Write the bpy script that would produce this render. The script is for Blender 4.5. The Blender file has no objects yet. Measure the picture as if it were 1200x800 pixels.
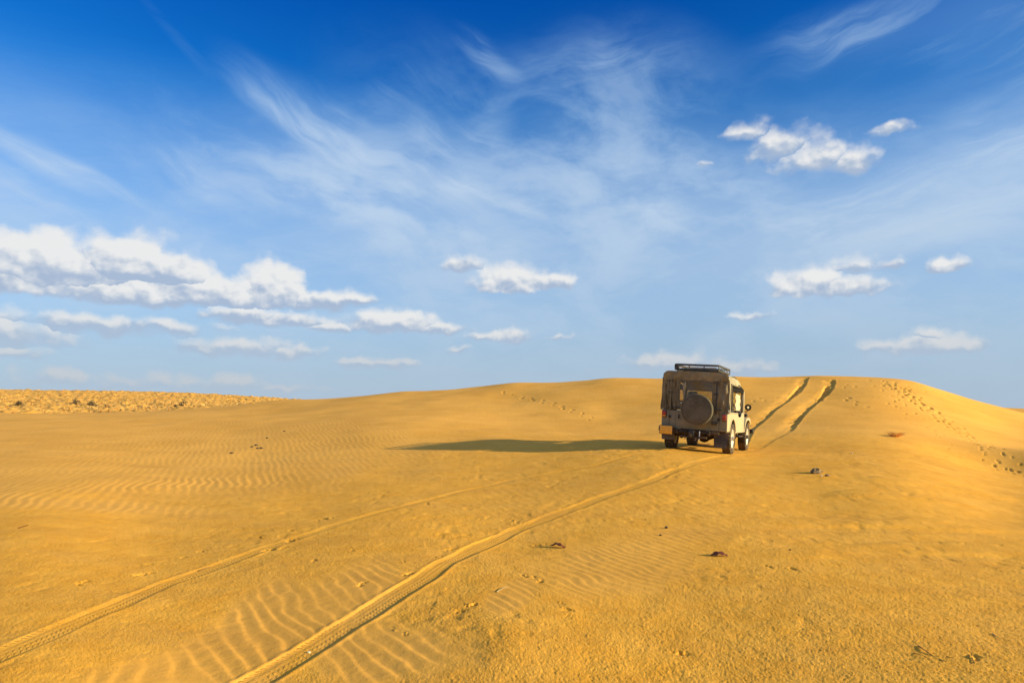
import bpy, bmesh, math, random
import numpy as np
from mathutils import Vector, Matrix

random.seed(7)
sc = bpy.context.scene
COL = sc.collection
R = math.radians

# ---------------------------------------------------------------- camera
EYE = 1.6
F_PX = 800.0                    # focal length in pixels of a 1200 px wide frame
PITCH = math.atan(82.0 / F_PX)  # true horizon 82 px below the middle of the frame
cam_d = bpy.data.cameras.new("camera")
cam = bpy.data.objects.new("camera", cam_d)
COL.objects.link(cam)
cam.location = (0, 0, EYE)
cam.rotation_euler = (math.pi / 2 + PITCH, 0, 0)
cam_d.sensor_width = 36
cam_d.lens = F_PX / 1200 * 36
cam_d.clip_start = 0.1
cam_d.clip_end = 20000
sc.camera = cam

# ---------------------------------------------------------------- colour management
sc.view_settings.view_transform = 'Standard'
sc.view_settings.look = 'None'
sc.view_settings.exposure = 0.66
sc.view_settings.gamma = 1.0
sc.view_settings.use_curve_mapping = False

# ---------------------------------------------------------------- sun
SUN_EL = R(15.2)
SUN_AZ = R(110)                 # clockwise from +Y: from the right, a little behind the camera
sun_dir = Vector((math.sin(SUN_AZ) * math.cos(SUN_EL), math.cos(SUN_AZ) * math.cos(SUN_EL), math.sin(SUN_EL)))
sd = bpy.data.lights.new("sun", 'SUN')
sd.energy = 5.0
sd.angle = R(0.55)
sd.color = (1.0, 0.89, 0.58)
sun = bpy.data.objects.new("sun", sd)
COL.objects.link(sun)
sun.location = (20, -8, 12)
sun.rotation_euler = sun_dir.to_track_quat('Z', 'Y').to_euler()


# ---------------------------------------------------------------- small node-expression helper
class NT:
    """thin wrapper that builds maths nodes from Python expressions"""
    def __init__(self, tree, dim='3D'):
        self.dim = dim
        self.t = tree
        self.n = tree.nodes
        self.l = tree.links

    def put(self, sock, v):
        if isinstance(v, S):
            v = v.s
        if isinstance(v, bpy.types.NodeSocket):
            self.l.new(v, sock)
        else:
            sock.default_value = v

    def math(self, op, *a, clamp=False):
        n = self.n.new('ShaderNodeMath'); n.operation = op; n.use_clamp = clamp
        for i, v in enumerate(a):
            self.put(n.inputs[i], v)
        return S(self, n.outputs[0])

    def vmath(self, op, *a, out=0):
        n = self.n.new('ShaderNodeVectorMath'); n.operation = op
        for i, v in enumerate(a):
            if op == 'SCALE' and i == 1:
                self.put(n.inputs['Scale'], v)
            else:
                self.put(n.inputs[i], v)
        return S(self, n.outputs[out])

    def noise(self, vec, scale=1.0, detail=4.0, rough=0.5, dist=0.0, lac=2.0, out='Fac', ntype='FBM', dim=None, w=None):
        n = self.n.new('ShaderNodeTexNoise'); n.noise_dimensions = dim or self.dim
        try:
            n.noise_type = ntype
        except Exception:
            pass
        self.put(n.inputs['Vector'], vec)
        if w is not None:
            self.put(n.inputs['W'], w)
        self.put(n.inputs['Scale'], scale); self.put(n.inputs['Detail'], detail)
        self.put(n.inputs['Roughness'], rough); self.put(n.inputs['Distortion'], dist)
        self.put(n.inputs['Lacunarity'], lac)
        return S(self, n.outputs[out])

    def voronoi(self, vec, scale=1.0, feature='F1', rand=1.0, out='Distance', smooth=None, dim='3D'):
        n = self.n.new('ShaderNodeTexVoronoi'); n.voronoi_dimensions = dim; n.feature = feature
        self.put(n.inputs['Vector'], vec); self.put(n.inputs['Scale'], scale)
        self.put(n.inputs['Randomness'], rand)
        if smooth is not None:
            self.put(n.inputs['Smoothness'], smooth)
        return S(self, n.outputs[out])

    def sstep(self, v, a, b, lo=0.0, hi=1.0):
        n = self.n.new('ShaderNodeMapRange'); n.interpolation_type = 'SMOOTHSTEP'
        self.put(n.inputs[0], v); self.put(n.inputs[1], a); self.put(n.inputs[2], b)
        self.put(n.inputs[3], lo); self.put(n.inputs[4], hi)
        return S(self, n.outputs[0])

    def lin(self, v, a, b, lo=0.0, hi=1.0):
        n = self.n.new('ShaderNodeMapRange')
        self.put(n.inputs[0], v); self.put(n.inputs[1], a); self.put(n.inputs[2], b)
        self.put(n.inputs[3], lo); self.put(n.inputs[4], hi)
        return S(self, n.outputs[0])

    def mix(self, f, a, b, mode='MIX'):
        n = self.n.new('ShaderNodeMix'); n.data_type = 'RGBA'; n.blend_type = mode
        self.put(n.inputs[0], f); self.put(n.inputs[6], col(a)); self.put(n.inputs[7], col(b))
        return S(self, n.outputs[2])

    def xyz(self, x, y, z=0.0):
        n = self.n.new('ShaderNodeCombineXYZ')
        for i, v in enumerate((x, y, z)):
            self.put(n.inputs[i], v)
        return S(self, n.outputs[0])

    def sep(self, v):
        n = self.n.new('ShaderNodeSeparateXYZ'); self.put(n.inputs[0], v)
        return [S(self, o) for o in n.outputs]

    def ramp(self, v, stops, interp='LINEAR'):
        n = self.n.new('ShaderNodeValToRGB'); self.put(n.inputs[0], v)
        e = n.color_ramp.elements
        n.color_ramp.interpolation = interp
        while len(e) < len(stops):
            e.new(0.5)
        for k, (p, c) in enumerate(stops):
            e[k].position = p
            e[k].color = col(c)
        return S(self, n.outputs[0])

    def attr(self, name, out='Fac'):
        n = self.n.new('ShaderNodeAttribute'); n.attribute_name = name
        return S(self, n.outputs[out])

    def bump(self, h, dist=1.0, strength=1.0, normal=None):
        n = self.n.new('ShaderNodeBump')
        self.put(n.inputs['Height'], h); self.put(n.inputs['Distance'], dist)
        self.put(n.inputs['Strength'], strength)
        if normal is not None:
            self.put(n.inputs['Normal'], normal)
        return S(self, n.outputs[0])


def col(c):
    if isinstance(c, (tuple, list)) and len(c) == 3:
        return (c[0], c[1], c[2], 1.0)
    return c


class S:
    def __init__(self, nt, s):
        self.nt, self.s = nt, s
    def __add__(self, o): return self.nt.math('ADD', self, o)
    __radd__ = __add__
    def __sub__(self, o): return self.nt.math('SUBTRACT', self, o)
    def __rsub__(self, o): return self.nt.math('SUBTRACT', o, self)
    def __mul__(self, o): return self.nt.math('MULTIPLY', self, o)
    __rmul__ = __mul__
    def __truediv__(self, o): return self.nt.math('DIVIDE', self, o)
    def __pow__(self, o): return self.nt.math('POWER', self, o)
    def clamp(self): return self.nt.math('ADD', self, 0.0, clamp=True)


def pix_dir(px, py):
    """world direction seen at a point of the photograph (1200x800)"""
    x, y = (px - 600) / F_PX, (400 - py) / F_PX
    c, s = math.cos(PITCH), math.sin(PITCH)
    v = Vector((x, c - y * s, s + y * c))
    return v.normalized()


def azel(px, py):
    v = pix_dir(px, py)
    return math.degrees(math.atan2(v.x, v.y)), math.degrees(math.asin(v.z))

# ================================================================ WORLD: physical sky with cirrus and cumulus
world = bpy.data.worlds.new("World")
sc.world = world
world.use_nodes = True
wt = world.node_tree
wt.nodes.clear()
W = NT(wt, '2D')
SKY_STRENGTH = 0.056


def build_sky():
    tc = wt.nodes.new('ShaderNodeTexCoord')
    sky = wt.nodes.new('ShaderNodeTexSky')
    sky.sky_type = 'NISHITA'
    sky.sun_disc = False
    sky.sun_elevation = SUN_EL
    sky.sun_rotation = SUN_AZ
    sky.altitude = 300
    sky.air_density = 1.0
    sky.dust_density = 0.3
    sky.ozone_density = 3.0
    d = S(W, tc.outputs['Generated'])
    x, y, z = W.sep(d)
    el = W.math('ARCSINE', z) * 57.29578
    az = W.math('ARCTAN2', x, y) * 57.29578
    P = W.xyz(az, el, 0.0)

    # the film's response to a polarised sky: deep saturated zenith, paler towards the horizon
    tone = W.ramp(W.lin(el, 0.0, 40.0), [
        (0.0, (1.0, 1.0, 1.05)), (0.20, (1.05, 1.34, 1.68)), (0.40, (0.62, 1.34, 2.0)),
        (0.60, (0.10, 1.10, 2.05)), (0.85, (0.0, 0.70, 1.98)), (1.0, (0.01, 0.78, 1.85))])
    # deepest away from the sun; towards it the sky stays pale
    cg = W.vmath('DOT_PRODUCT', d, tuple(sun_dir), out=1)
    raw = S(W, sky.outputs[0])
    base = W.mix(W.sstep(cg, 0.85, 0.30), raw, W.mix(1.0, raw, tone, 'MULTIPLY'))

    # ---- high veil and cirrus -------------------------------------------------
    warp = W.noise(P, 0.09, 3.0, 0.5, out='Color')
    Pw = W.vmath('MULTIPLY_ADD', warp, (5.0, 3.5, 0.0), P)

    def streak(ang, fl, fc, seed, detail=6.0, rough=0.62):
        """fibrous noise drawn out along a direction (degrees above the horizontal)"""
        m = wt.nodes.new('ShaderNodeMapping')
        m.vector_type = 'TEXTURE'
        W.put(m.inputs['Vector'], Pw)
        m.inputs['Rotation'].default_value = (0, 0, R(ang))
        m.inputs['Location'].default_value = (seed * 3.7, seed * 1.3, 0)
        m.inputs['Scale'].default_value = (1 / fl, 1 / fc, 1)
        return W.noise(S(W, m.outputs[0]), 1.0, detail, rough, 0.12)

    def blob(px, py, rx, ry, ang):
        """soft elliptical region; size in photograph pixels, ang in degrees (counter-clockwise)"""
        a, e = azel(px, py)
        m = wt.nodes.new('ShaderNodeMapping')
        m.vector_type = 'TEXTURE'
        W.put(m.inputs['Vector'], P)
        m.inputs['Location'].default_value = (a, e, 0)
        m.inputs['Rotation'].default_value = (0, 0, R(ang))
        m.inputs['Scale'].default_value = (rx / 14.0, ry / 14.0, 1)
        L = W.vmath('LENGTH', S(W, m.outputs[0]), out=1)
        return W.sstep(L, 0.0, 1.0, 1.0, 0.0)

    s1 = streak(-27, 0.055, 0.42, 1, 5.0, 0.55)      # fibres falling to the right
    s2 = streak(12, 0.05, 0.34, 2)       # fibres rising to the right
    s3 = streak(-10, 0.10, 0.22, 3, 7.0, 0.6)

    def gain(s, lo, hi):
        return W.sstep(s, lo, hi)

    g1 = gain(s1, 0.38, 0.72)
    g2 = gain(s2, 0.36, 0.72)
    g3 = gain(s3, 0.34, 0.74)
    acc = None
    def add(v):
        nonlocal acc
        acc = v if acc is None else acc + v

    # main swoosh from upper left down to the middle
    add((g1 * 0.75 + 0.2) * blob(410, 165, 190, 42, -25) * 0.62)
    add((g1 * 0.7 + 0.25) * blob(350, 150, 120, 20, -27) * 0.55)
    add((g1 * 0.6 + 0.2) * blob(540, 200, 110, 46, -45) * 0.75)
    add((g1 * 0.6 + 0.3) * blob(590, 232, 75, 14, -24) * 0.7)
    add((g3 * 0.7 + 0.1) * blob(420, 235, 240, 60, -12) * 0.62)
    add(blob(268, 110, 170, 9, -38) * g1 * 0.12)
    add((g3 * 0.55 + g1 * 0.2 + 0.28) * blob(470, 235, 330, 120, -14) * 0.55)
    add((g1 * 0.6 + 0.25) * blob(555, 185, 90, 42, 55) * 0.45)
    # left streaks
    add((g1 * 0.8 + 0.25) * blob(40, 185, 90, 16, -22) * 0.75)
    add((g1 * 0.8 + 0.15) * blob(110, 207, 80, 11, -24) * 0.6)
    add((g1 * 0.8 + 0.15) * blob(15, 228, 130, 30, -20) * 0.5)
    add((g1 * 0.9 + 0.05) * blob(230, 208, 60, 24, -32) * 0.5)
    # top middle fibres
    add(g1 * blob(575, 72, 70, 22, -35) * 0.38)
    add(g1 * blob(470, 100, 60, 30, 20) * 0.22)
    # broad veil in the centre-right
    add((g3 * 0.7 + 0.2) * blob(730, 120, 190, 110, -8) * 0.42)
    add(g2 * blob(700, 75, 150, 36, 4) * 0.28)
    add((g3 * 0.5 + 0.3) * blob(790, 215, 200, 60, -8) * 0.3)
    # upper right wisps
    add((g2 * 0.6 + 0.2) * blob(1080, 25, 230, 52, 2) * 0.45)
    add((g2 * 0.8 + 0.1) * blob(990, 40, 90, 30, -8) * 0.3)
    add((g2 * 0.8 + 0.2) * blob(1190, 35, 110, 60, 0) * 0.3)
    # right band rising to the right edge
    add((g2 * 0.6 + 0.3) * blob(1130, 225, 260, 62, 12) * 0.7)
    add((g2 * 0.5 + 0.3) * blob(960, 275, 260, 70, 6) * 0.5)
    add((g2 * 0.6 + 0.3) * blob(1210, 160, 130, 70, 10) * 0.45)
    # soft bright patch above the middle cumulus
    add((g3 * 0.5 + 0.5) * blob(775, 250, 60, 30, -6) * 0.7)
    # broad milky veil over the middle and the right
    add((g3 * 0.55 + 0.3) * blob(820, 290, 560, 150, -4) * 0.42)
    add((g3 * 0.6 + g2 * 0.2 + 0.1) * blob(640, 190, 330, 130, -20) * 0.35)
    # general thin veil low in the sky, everywhere round the compass
    low = W.sstep(el, 27.0, 8.0) * (g3 * 0.30 + g2 * 0.15 + 0.55)
    far = W.sstep(W.math('ABSOLUTE', az), 42.0, 60.0)
    add(low)
    add(W.sstep(el, 37.0, 62.0) * (g2 * 0.35 + 0.28))  # unseen high veil overhead, added to lift and redden the shadow fill
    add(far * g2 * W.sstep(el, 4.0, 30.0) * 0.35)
    cir = 1.0 - W.math('EXPONENT', acc * -1.75)
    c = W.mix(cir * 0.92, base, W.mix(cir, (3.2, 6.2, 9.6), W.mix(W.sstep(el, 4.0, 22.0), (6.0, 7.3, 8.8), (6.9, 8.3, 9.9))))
    # sky brightened and warmed towards the unseen sun, added for warmer shadow fill
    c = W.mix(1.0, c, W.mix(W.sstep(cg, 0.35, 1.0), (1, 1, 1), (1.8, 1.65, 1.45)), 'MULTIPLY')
    # warm grey haze just over the horizon
    c = W.mix(W.sstep(el, 9.0, 0.0) * 0.72, c, (4.6, 5.9, 7.5))

    # ---- cumulus --------------------------------------------------------------
    # (centre x, base y, half width, height above base, depth under base, weight) in photograph pixels
    CU = [
        (50, 322, 115, 46, 14, 1.3), (150, 320, 74, 46, 14, 1.35), (200, 326, 48, 34, 12, 1.2), (-70, 322, 120, 52, 14, 1.4),
        (160, 346, 90, 20, 12, .9), (240, 346, 90, 28, 13, 1.15), (318, 350, 44, 44, 13, 1.45), (285, 352, 45, 22, 12, 1.0), (370, 354, 58, 16, 10, .85),
        (285, 372, 52, 14, 8, .8), (340, 376, 50, 12, 8, .7), (418, 352, 28, 12, 6, .62),
        (455, 382, 70, 23, 9, .9), (515, 386, 38, 12, 7, .7), (388, 385, 34, 9, 7, .6),
        (270, 408, 72, 13, 10, .7), (345, 414, 34, 9, 7, .6), (225, 405, 30, 9, 7, .5),
        (600, 396, 26, 14, 7, .7), (565, 396, 20, 7, 5, .45), (540, 411, 16, 6, 5, .45), (655, 396, 16, 5, 4, .4),
        (440, 426, 55, 8, 7, .55),
        (593, 336, 48, 30, 8, 1.1), (645, 333, 34, 20, 7, .95), (540, 311, 32, 14, 7, .62),
        (945, 340, 44, 30, 8, 1.05), (990, 340, 46, 18, 8, .8), (1045, 310, 16, 9, 5, .5), (1000, 312, 24, 12, 8, .42),
        (1102, 316, 24, 14, 5, .95),
        (1085, 409, 60, 17, 7, .8), (1135, 408, 32, 10, 6, .62), (1035, 408, 26, 10, 6, .5), (1090, 396, 20, 10, 6, .5),
        (885, 372, 22, 7, 5, .45),
        (800, 428, 60, 17, 10, .75), (860, 432, 45, 10, 8, .6), (757, 426, 26, 10, 6, .5),
        (120, 380, 120, 12, 14, .5), (20, 395, 70, 22, 12, .5), (10, 415, 40, 10, 6, .42),
        (70, 445, 42, 14, 8, .52), (170, 450, 60, 11, 8, .45), (265, 452, 55, 14, 8, .52), (330, 458, 50, 8, 6, .4),
        (878, 156, 24, 12, 9, .40), (915, 174, 42, 24, 12, .50), (956, 188, 42, 26, 12, .58), (998, 190, 32, 16, 12, .55),
        (1045, 150, 16, 7, 6, .45), (825, 193, 8, 5, 5, .38),
    ]
    def density_group(fine):
     g = bpy.data.node_groups.new("cumulus_density", 'ShaderNodeTree')
     g.interface.new_socket('P', in_out='INPUT', socket_type='NodeSocketVector')
     g.interface.new_socket('D', in_out='OUTPUT', socket_type='NodeSocketFloat')
     g.interface.new_socket('Y', in_out='OUTPUT', socket_type='NodeSocketFloat')
     G = NT(g, '2D')
     gi = g.nodes.new('NodeGroupInput')
     go = g.nodes.new('NodeGroupOutput')
     p = S(G, gi.outputs[0])
     wv = G.noise(p, 0.55, 3.0, 0.55, out='Color')
     pw = G.vmath('MULTIPLY_ADD', wv, (1.8, 1.0, 0.0), G.vmath('ADD', p, (-0.9, -0.5, 0.0)))
     D = None
     for (cx, by, hw, up, dn, w) in CU:
         a, e = azel(cx, by - 0.0)
         sx, su = 14.0 / hw, 14.0 / up
         kd = up / dn
         v = G.vmath('MULTIPLY_ADD', pw, (sx, su, 0), (-a * sx, -e * su, 0))
         v0 = v
         v2 = G.vmath('MULTIPLY', v, (-1, -kd, 0))
         v = G.vmath('MAXIMUM', v, v2)
         L = G.vmath('LENGTH', v, out=1)
         q = G.math('MULTIPLY_ADD', L, -w, w)
         yr = G.vmath('DOT_PRODUCT', v0, (0, 1, 0), out=1)
         if D is None:
             D, Y = q, yr
         else:
             win = G.math('GREATER_THAN', q, D)
             Y = G.math('MULTIPLY_ADD', win, yr - Y, Y)
             D = G.math('SMOOTH_MAX', D, q, 0.10)
     # scattered small cumulus outside the frame, all round
     _a, _e, _ = G.sep(p)
     outm = G.sstep(G.math('ABSOLUTE', _a), 40.0, 55.0)
     nn = G.noise(G.vmath('MULTIPLY', p, (0.11, 0.45, 1.0)), 1.0, 3.0, 0.5)
     band = G.sstep(_e, 1.5, 5.0) * G.sstep(_e, 16.0, 9.0)
     q = (nn - 0.58) * 5.0 * outm * band - (1.0 - outm * band) * 3.0
     D = G.math('MAXIMUM', D, q)
     n1 = G.noise(G.vmath('MULTIPLY', p, (1.0, 1.35, 1.0)), 0.42, 4.0, 0.50)
     n2 = G.voronoi(G.vmath('MULTIPLY', pw, (1.0, 1.3, 1.0)), 0.62, 'SMOOTH_F1', smooth=0.5, dim='2D')
     n3 = G.noise(G.vmath('MULTIPLY_ADD', p, (1.0, 1.35, 1.0), (0.22, 0.45, 0.0)), 0.42, 3.0, 0.50)
     Y = Y + (n1 - 0.5) * 0.55 + (n1 - n3) * 1.25 - (n2 - 0.42) * 0.30
     G.put(go.inputs[1], Y)
     D = D + (n1 - 0.5) * 0.62 + (0.42 - n2) * 0.30 + 0.10
     G.put(go.inputs[0], D)
     return g

    cg_ = wt.nodes.new('ShaderNodeGroup'); cg_.node_tree = density_group(True)
    W.put(cg_.inputs[0], P)
    D0, Y0 = S(W, cg_.outputs[0]), S(W, cg_.outputs[1])
    a = W.sstep(D0, -0.02, 0.50)
    # white crowns, blue-grey undersides
    shade = W.sstep(Y0, -0.24, 0.48)
    # distance (low in the sky) warms and dims the clouds a little
    lowf = W.sstep(el, 9.0, 1.0)
    lit = W.mix(lowf, (9.6, 9.6, 9.5), (6.6, 6.7, 6.9))
    drk = W.mix(lowf, (4.5, 5.6, 7.4), (4.9, 5.9, 7.2))
    cc = W.mix(shade, drk, lit)
    c = W.mix(a * W.lin(el, 1.0, 8.0, 0.55, 0.95), c, cc)

    bg = wt.nodes.new('ShaderNodeBackground')
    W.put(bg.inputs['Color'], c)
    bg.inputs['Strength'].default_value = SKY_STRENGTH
    wo = wt.nodes.new('ShaderNodeOutputWorld')
    wt.links.new(bg.outputs[0], wo.inputs[0])


build_sky()
world.cycles.sampling_method = 'MANUAL'
world.cycles.sample_map_resolution = 512

# ================================================================ GROUND
# ---- numpy value noise -------------------------------------------------------
def _hash(ix, iy, seed):
    h = (ix.astype(np.int64) * 374761393 + iy.astype(np.int64) * 668265263 + seed * 144665) & 0xFFFFFFFF
    h = ((h ^ (h >> 13)) * 1274126177) & 0xFFFFFFFF
    return ((h ^ (h >> 16)) & 0xFFFFFF).astype(np.float64) / 0xFFFFFF


def vnoise(x, y, seed=0):
    ix, iy = np.floor(x), np.floor(y)
    fx, fy = x - ix, y - iy
    fx = fx * fx * fx * (fx * (fx * 6 - 15) + 10); fy = fy * fy * fy * (fy * (fy * 6 - 15) + 10)
    a = _hash(ix, iy, seed); b = _hash(ix + 1, iy, seed)
    c = _hash(ix, iy + 1, seed); d = _hash(ix + 1, iy + 1, seed)
    return (a * (1 - fx) + b * fx) * (1 - fy) + (c * (1 - fx) + d * fx) * fy - 0.5


def fbm(x, y, seed=0, oct=4, gain=0.5):
    s, a = 0, 1.0
    for k in range(oct):
        s = s + a * vnoise(x, y, seed + k * 17)
        x, y = x * 1.93 + y * 0.41 + 5.2, y * 1.93 - x * 0.41 * 0.5 + 1.7
        a *= gain
    return s


def sst(v, a, b):
    t = np.clip((v - a) / (b - a), 0, 1)
    return t * t * (3 - 2 * t)


# ---- the broad shape: heights where the photograph shows them ----------------
# (pixel x, pixel y, horizontal distance): the ground seen there lies on that ray
ANCH = [
    # far left: hollow, smooth dune lip, scrubby rise behind it
    (20, 790, 4.9), (20, 690, 7.2), (20, 620, 10.2), (20, 575, 14), (20, 545, 19), (20, 520, 26), (20, 503, 34), (20, 487, 50), (20, 484.5, 66), (20, 473, 100), (20, 458, 165),
    (170, 640, 9.3), (170, 585, 13.2), (170, 545, 18.5), (170, 518, 25), (170, 500, 33), (170, 484, 50), (170, 482, 66), (170, 472, 100), (170, 460, 165),
    (330, 620, 9.6), (330, 575, 13.5), (330, 540, 18.2), (330, 513, 24), (330, 492, 33), (330, 478, 44), (330, 469, 52), (330, 476, 70), (330, 475, 100), (330, 468, 165),
    # middle
    (470, 600, 10.2), (470, 545, 16), (470, 516, 20.5), (470, 490, 29), (470, 470, 40), (470, 458.5, 48), (470, 468, 60), (470, 476, 90),
    (600, 760, 4.6), (600, 640, 8.1), (600, 536, 16.0), (600, 518.5, 18.6), (600, 511.5, 22), (600, 504, 25), (600, 487, 30.5), (600, 465, 38), (600, 449, 45), (600, 458, 56), (600, 476, 90),
    (720, 540, 14.6), (720, 522, 17.4), (720, 513.5, 21.5), (720, 507, 24), (720, 490, 29), (720, 465, 35), (720, 442.5, 43), (720, 452, 52), (720, 474, 90),
    # round the jeep
    (820, 640, 8.2), (820, 560, 12.6), (787, 524, 17.1), (853, 531, 16.7), (871, 527, 18.9), (800, 520, 19.6),
    (850, 510, 22.5), (850, 495, 26.5), (850, 470, 32.5), (850, 441, 41), (850, 450, 50), (850, 474, 90),
    (960, 700, 6.45), (960, 600, 10.6), (960, 553, 13.7), (960, 525, 18.6), (960, 505, 23.5), (960, 482, 29.5), (960, 460, 35), (960, 440.5, 40.5), (960, 450, 49), (960, 474, 90),
    (1070, 640, 9.15), (1070, 570, 13), (1070, 530, 19), (1070, 505, 25.5), (1070, 475, 33), (1070, 446.5, 40.5), (1070, 458, 48), (1070, 476, 90),
    (1180, 780, 5.35), (1180, 670, 8.5), (1180, 600, 12.6), (1180, 567, 16.5), (1180, 548, 21.5), (1180, 520, 29), (1180, 498, 36), (1180, 478.5, 44), (1180, 486, 54), (1180, 480, 92), (1180, 482, 140),
    (1290, 600, 13.5), (1290, 560, 20), (1290, 530, 29), (1290, 504, 42), (1290, 500, 54), (1290, 482, 92),
    (-90, 640, 10), (-90, 560, 18), (-90, 500, 40), (-90, 485, 62), (-90, 456, 165),
]


def _anchor(px, py, r):
    d = pix_dir(px, py)
    h = math.hypot(d.x, d.y)
    return math.atan2(d.x, d.y), math.log(r), EYE + r * d.z / h


_A = [_anchor(*a) for a in ANCH]
for a in (-50, -25, 0, 25, 50):
    for r, z in ((0.3, 0.0), (1.2, 0.0), (2.6, 0.0), (3.9, 0.0), (250, 1.2), (700, 0.0), (3000, 0.0), (6000, 0.0)):
        if r == 250 and a < -15:
            z = 7.0
        _A.append((R(a), math.log(r), z))
_A = np.array(_A)
_AS = 2.6                       # stretch of azimuth against log distance
_C = np.stack([_A[:, 0] * _AS, _A[:, 1]], 1)


def _tps(d2):
    return np.where(d2 > 1e-12, 0.5 * d2 * np.log(np.maximum(d2, 1e-12)), 0.0)


def _fit():
    n = len(_C)
    d2 = ((_C[:, None] - _C[None]) ** 2).sum(2)
    # weights: tight where depth is small (one pixel is little height), soft far away
    lam = 6e-4
    K = _tps(d2) + lam * np.eye(n)
    Pm = np.concatenate([np.ones((n, 1)), _C], 1)
    M = np.zeros((n + 3, n + 3)); M[:n, :n] = K; M[:n, n:] = Pm; M[n:, :n] = Pm.T
    # interpolate the elevation angle times a soft scale rather than the height, so far relief cannot swamp near relief
    s = _scale(_A[:, 1])
    return np.linalg.solve(M, np.concatenate([_A[:, 2] / s, np.zeros(3)]))


def _scale(lr):
    return 1.0 + np.exp(np.minimum(lr, 5.0)) / 12.0


_Wt = _fit()


def base_height(x, y):
    x = np.asarray(x, float); y = np.asarray(y, float)
    az = np.arctan2(x, y); r = np.hypot(x, y); lr = np.log(np.maximum(r, 0.2))
    ac = np.clip(az, R(-52), R(52)) * _AS
    sh = ac.shape
    q = np.stack([ac.ravel(), lr.ravel()], 1)
    out = np.empty(len(q))
    for i in range(0, len(q), 40000):
        b = q[i:i + 40000]
        d2 = (b[:, None, 0] - _C[None, :, 0]) ** 2 + (b[:, None, 1] - _C[None, :, 1]) ** 2
        out[i:i + 40000] = _tps(d2) @ _Wt[:len(_C)] + _Wt[-3] + b @ _Wt[-2:]
    out = out.reshape(sh) * _scale(lr)
    back = 0.25 * np.minimum(r, 60) / 12 * (fbm(x / 18, y / 18, 91, 2))
    k = sst(np.abs(az), R(52), R(110))
    out = out * (1 - k) + back * k
    return out * (1 - sst(r, 900, 3000))


def hit(px, py, rmin=2.5, rmax=140):
    """where the ray through a photograph pixel first meets the broad ground shape"""
    d = pix_dir(px, py); h = math.hypot(d.x, d.y)
    r = np.exp(np.linspace(math.log(rmin), math.log(rmax), 1500))
    x, y = d.x / h * r, d.y / h * r
    g = EYE + d.z / h * r - base_height(x, y)
    k = np.where(g < 0)[0]
    if len(k) == 0:
        k = [int(np.argmin(g))]
    k = max(k[0], 1)
    t = g[k - 1] / (g[k - 1] - g[k]) if g[k] < 0 else 1.0
    rr = r[k - 1] + t * (r[k] - r[k - 1])
    return d.x / h * rr, d.y / h * rr


# ---- the mesh grid: polar about the viewpoint, fine where the photograph looks ----
def _cols():
    c = np.linspace(-40, 40, 1060)
    left = -40 - np.cumsum(np.geomspace(0.09, 6.5, 60))
    left = left[left > -179]
    right = 40 + np.cumsum(np.geomspace(0.09, 6.5, 60))
    right = right[right < 179]
    return np.radians(np.concatenate([left[::-1], c, right]))


def _rows():
    r = [np.geomspace(0.3, 3.5, 26)[:-1], np.geomspace(3.5, 9.0, 330)[:-1], np.geomspace(9.0, 26, 240)[:-1],
         np.geomspace(26, 50, 210)[:-1], np.geomspace(50, 64, 16)[:-1], np.geomspace(64, 180, 150)[:-1], np.geomspace(180, 7000, 30)]
    return np.concatenate(r)


AZ = _cols(); RR = _rows()
NA, NR = len(AZ), len(RR)
GA, GR = np.meshgrid(AZ, RR)            # rows = distance
GX = np.sin(GA) * GR; GY = np.cos(GA) * GR
H = base_height(GX, GY)
BASE = H.copy()
DIST = GR

# view-free helper fields in ground coordinates
# wind ripples: one wind direction, two sizes
KX, KY = 0.935, 0.355


def ripple(x, y, lam, warp, seed, sharp=0.30, KX=KX, KY=KY):
    wx = fbm(x / (lam * 6), y / (lam * 6), seed, 3) * warp * lam * 6
    w2 = fbm(x / (lam * 2.6), y / (lam * 2.6), seed + 5, 2) * lam * 0.32
    # along-crest coordinate is stretched so crests stay long
    a = -x * KY + y * KX
    w3 = np.sin(a / (lam * 3.3) + fbm(x / (lam * 9), y / (lam * 9), seed + 9, 2) * 6) * lam * 0.10
    ph = ((x * KX + y * KY + wx + w2 + w3) / lam) % 1.0
    # asymmetric profile: gentle windward side, steeper lee
    up = 1 - sharp
    t = np.where(ph < up, ph / up, (1 - ph) / sharp)
    t = t * t * (3 - 2 * t)
    return t - 0.5


def patch(px, py, rx, ry, soft=0.5, ang=0.0, noise=0.35, seed=3):
    """soft region on the ground given by its place in the photograph; returned as a field over the ground"""
    u = 600 + F_PX * np.tan(np.clip(GA, -1.2, 1.2)) / math.cos(PITCH)
    v = 482 + F_PX * (EYE - BASE) / np.maximum(GY, 0.5)
    c, s = math.cos(R(ang)), math.sin(R(ang))
    du, dv = (u - px), (v - py)
    a = (du * c - dv * s) / rx; b = (du * s + dv * c) / ry
    d = np.sqrt(a * a + b * b) + noise * fbm(GX / 0.8 * 4 / np.maximum(GR, 4) * 3, GY / 0.8 * 4 / np.maximum(GR, 4) * 3, seed, 3)
    m = 1 - sst(d, 1 - soft, 1 + soft * 0.4)
    return m * (np.abs(GA) < R(52)) * (GY > 0.5)


front = (np.abs(GA) < R(60)) & (GY > 0)
RIP = np.zeros_like(H)          # 0..1, how clean and wind-laid the sand is
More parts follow.
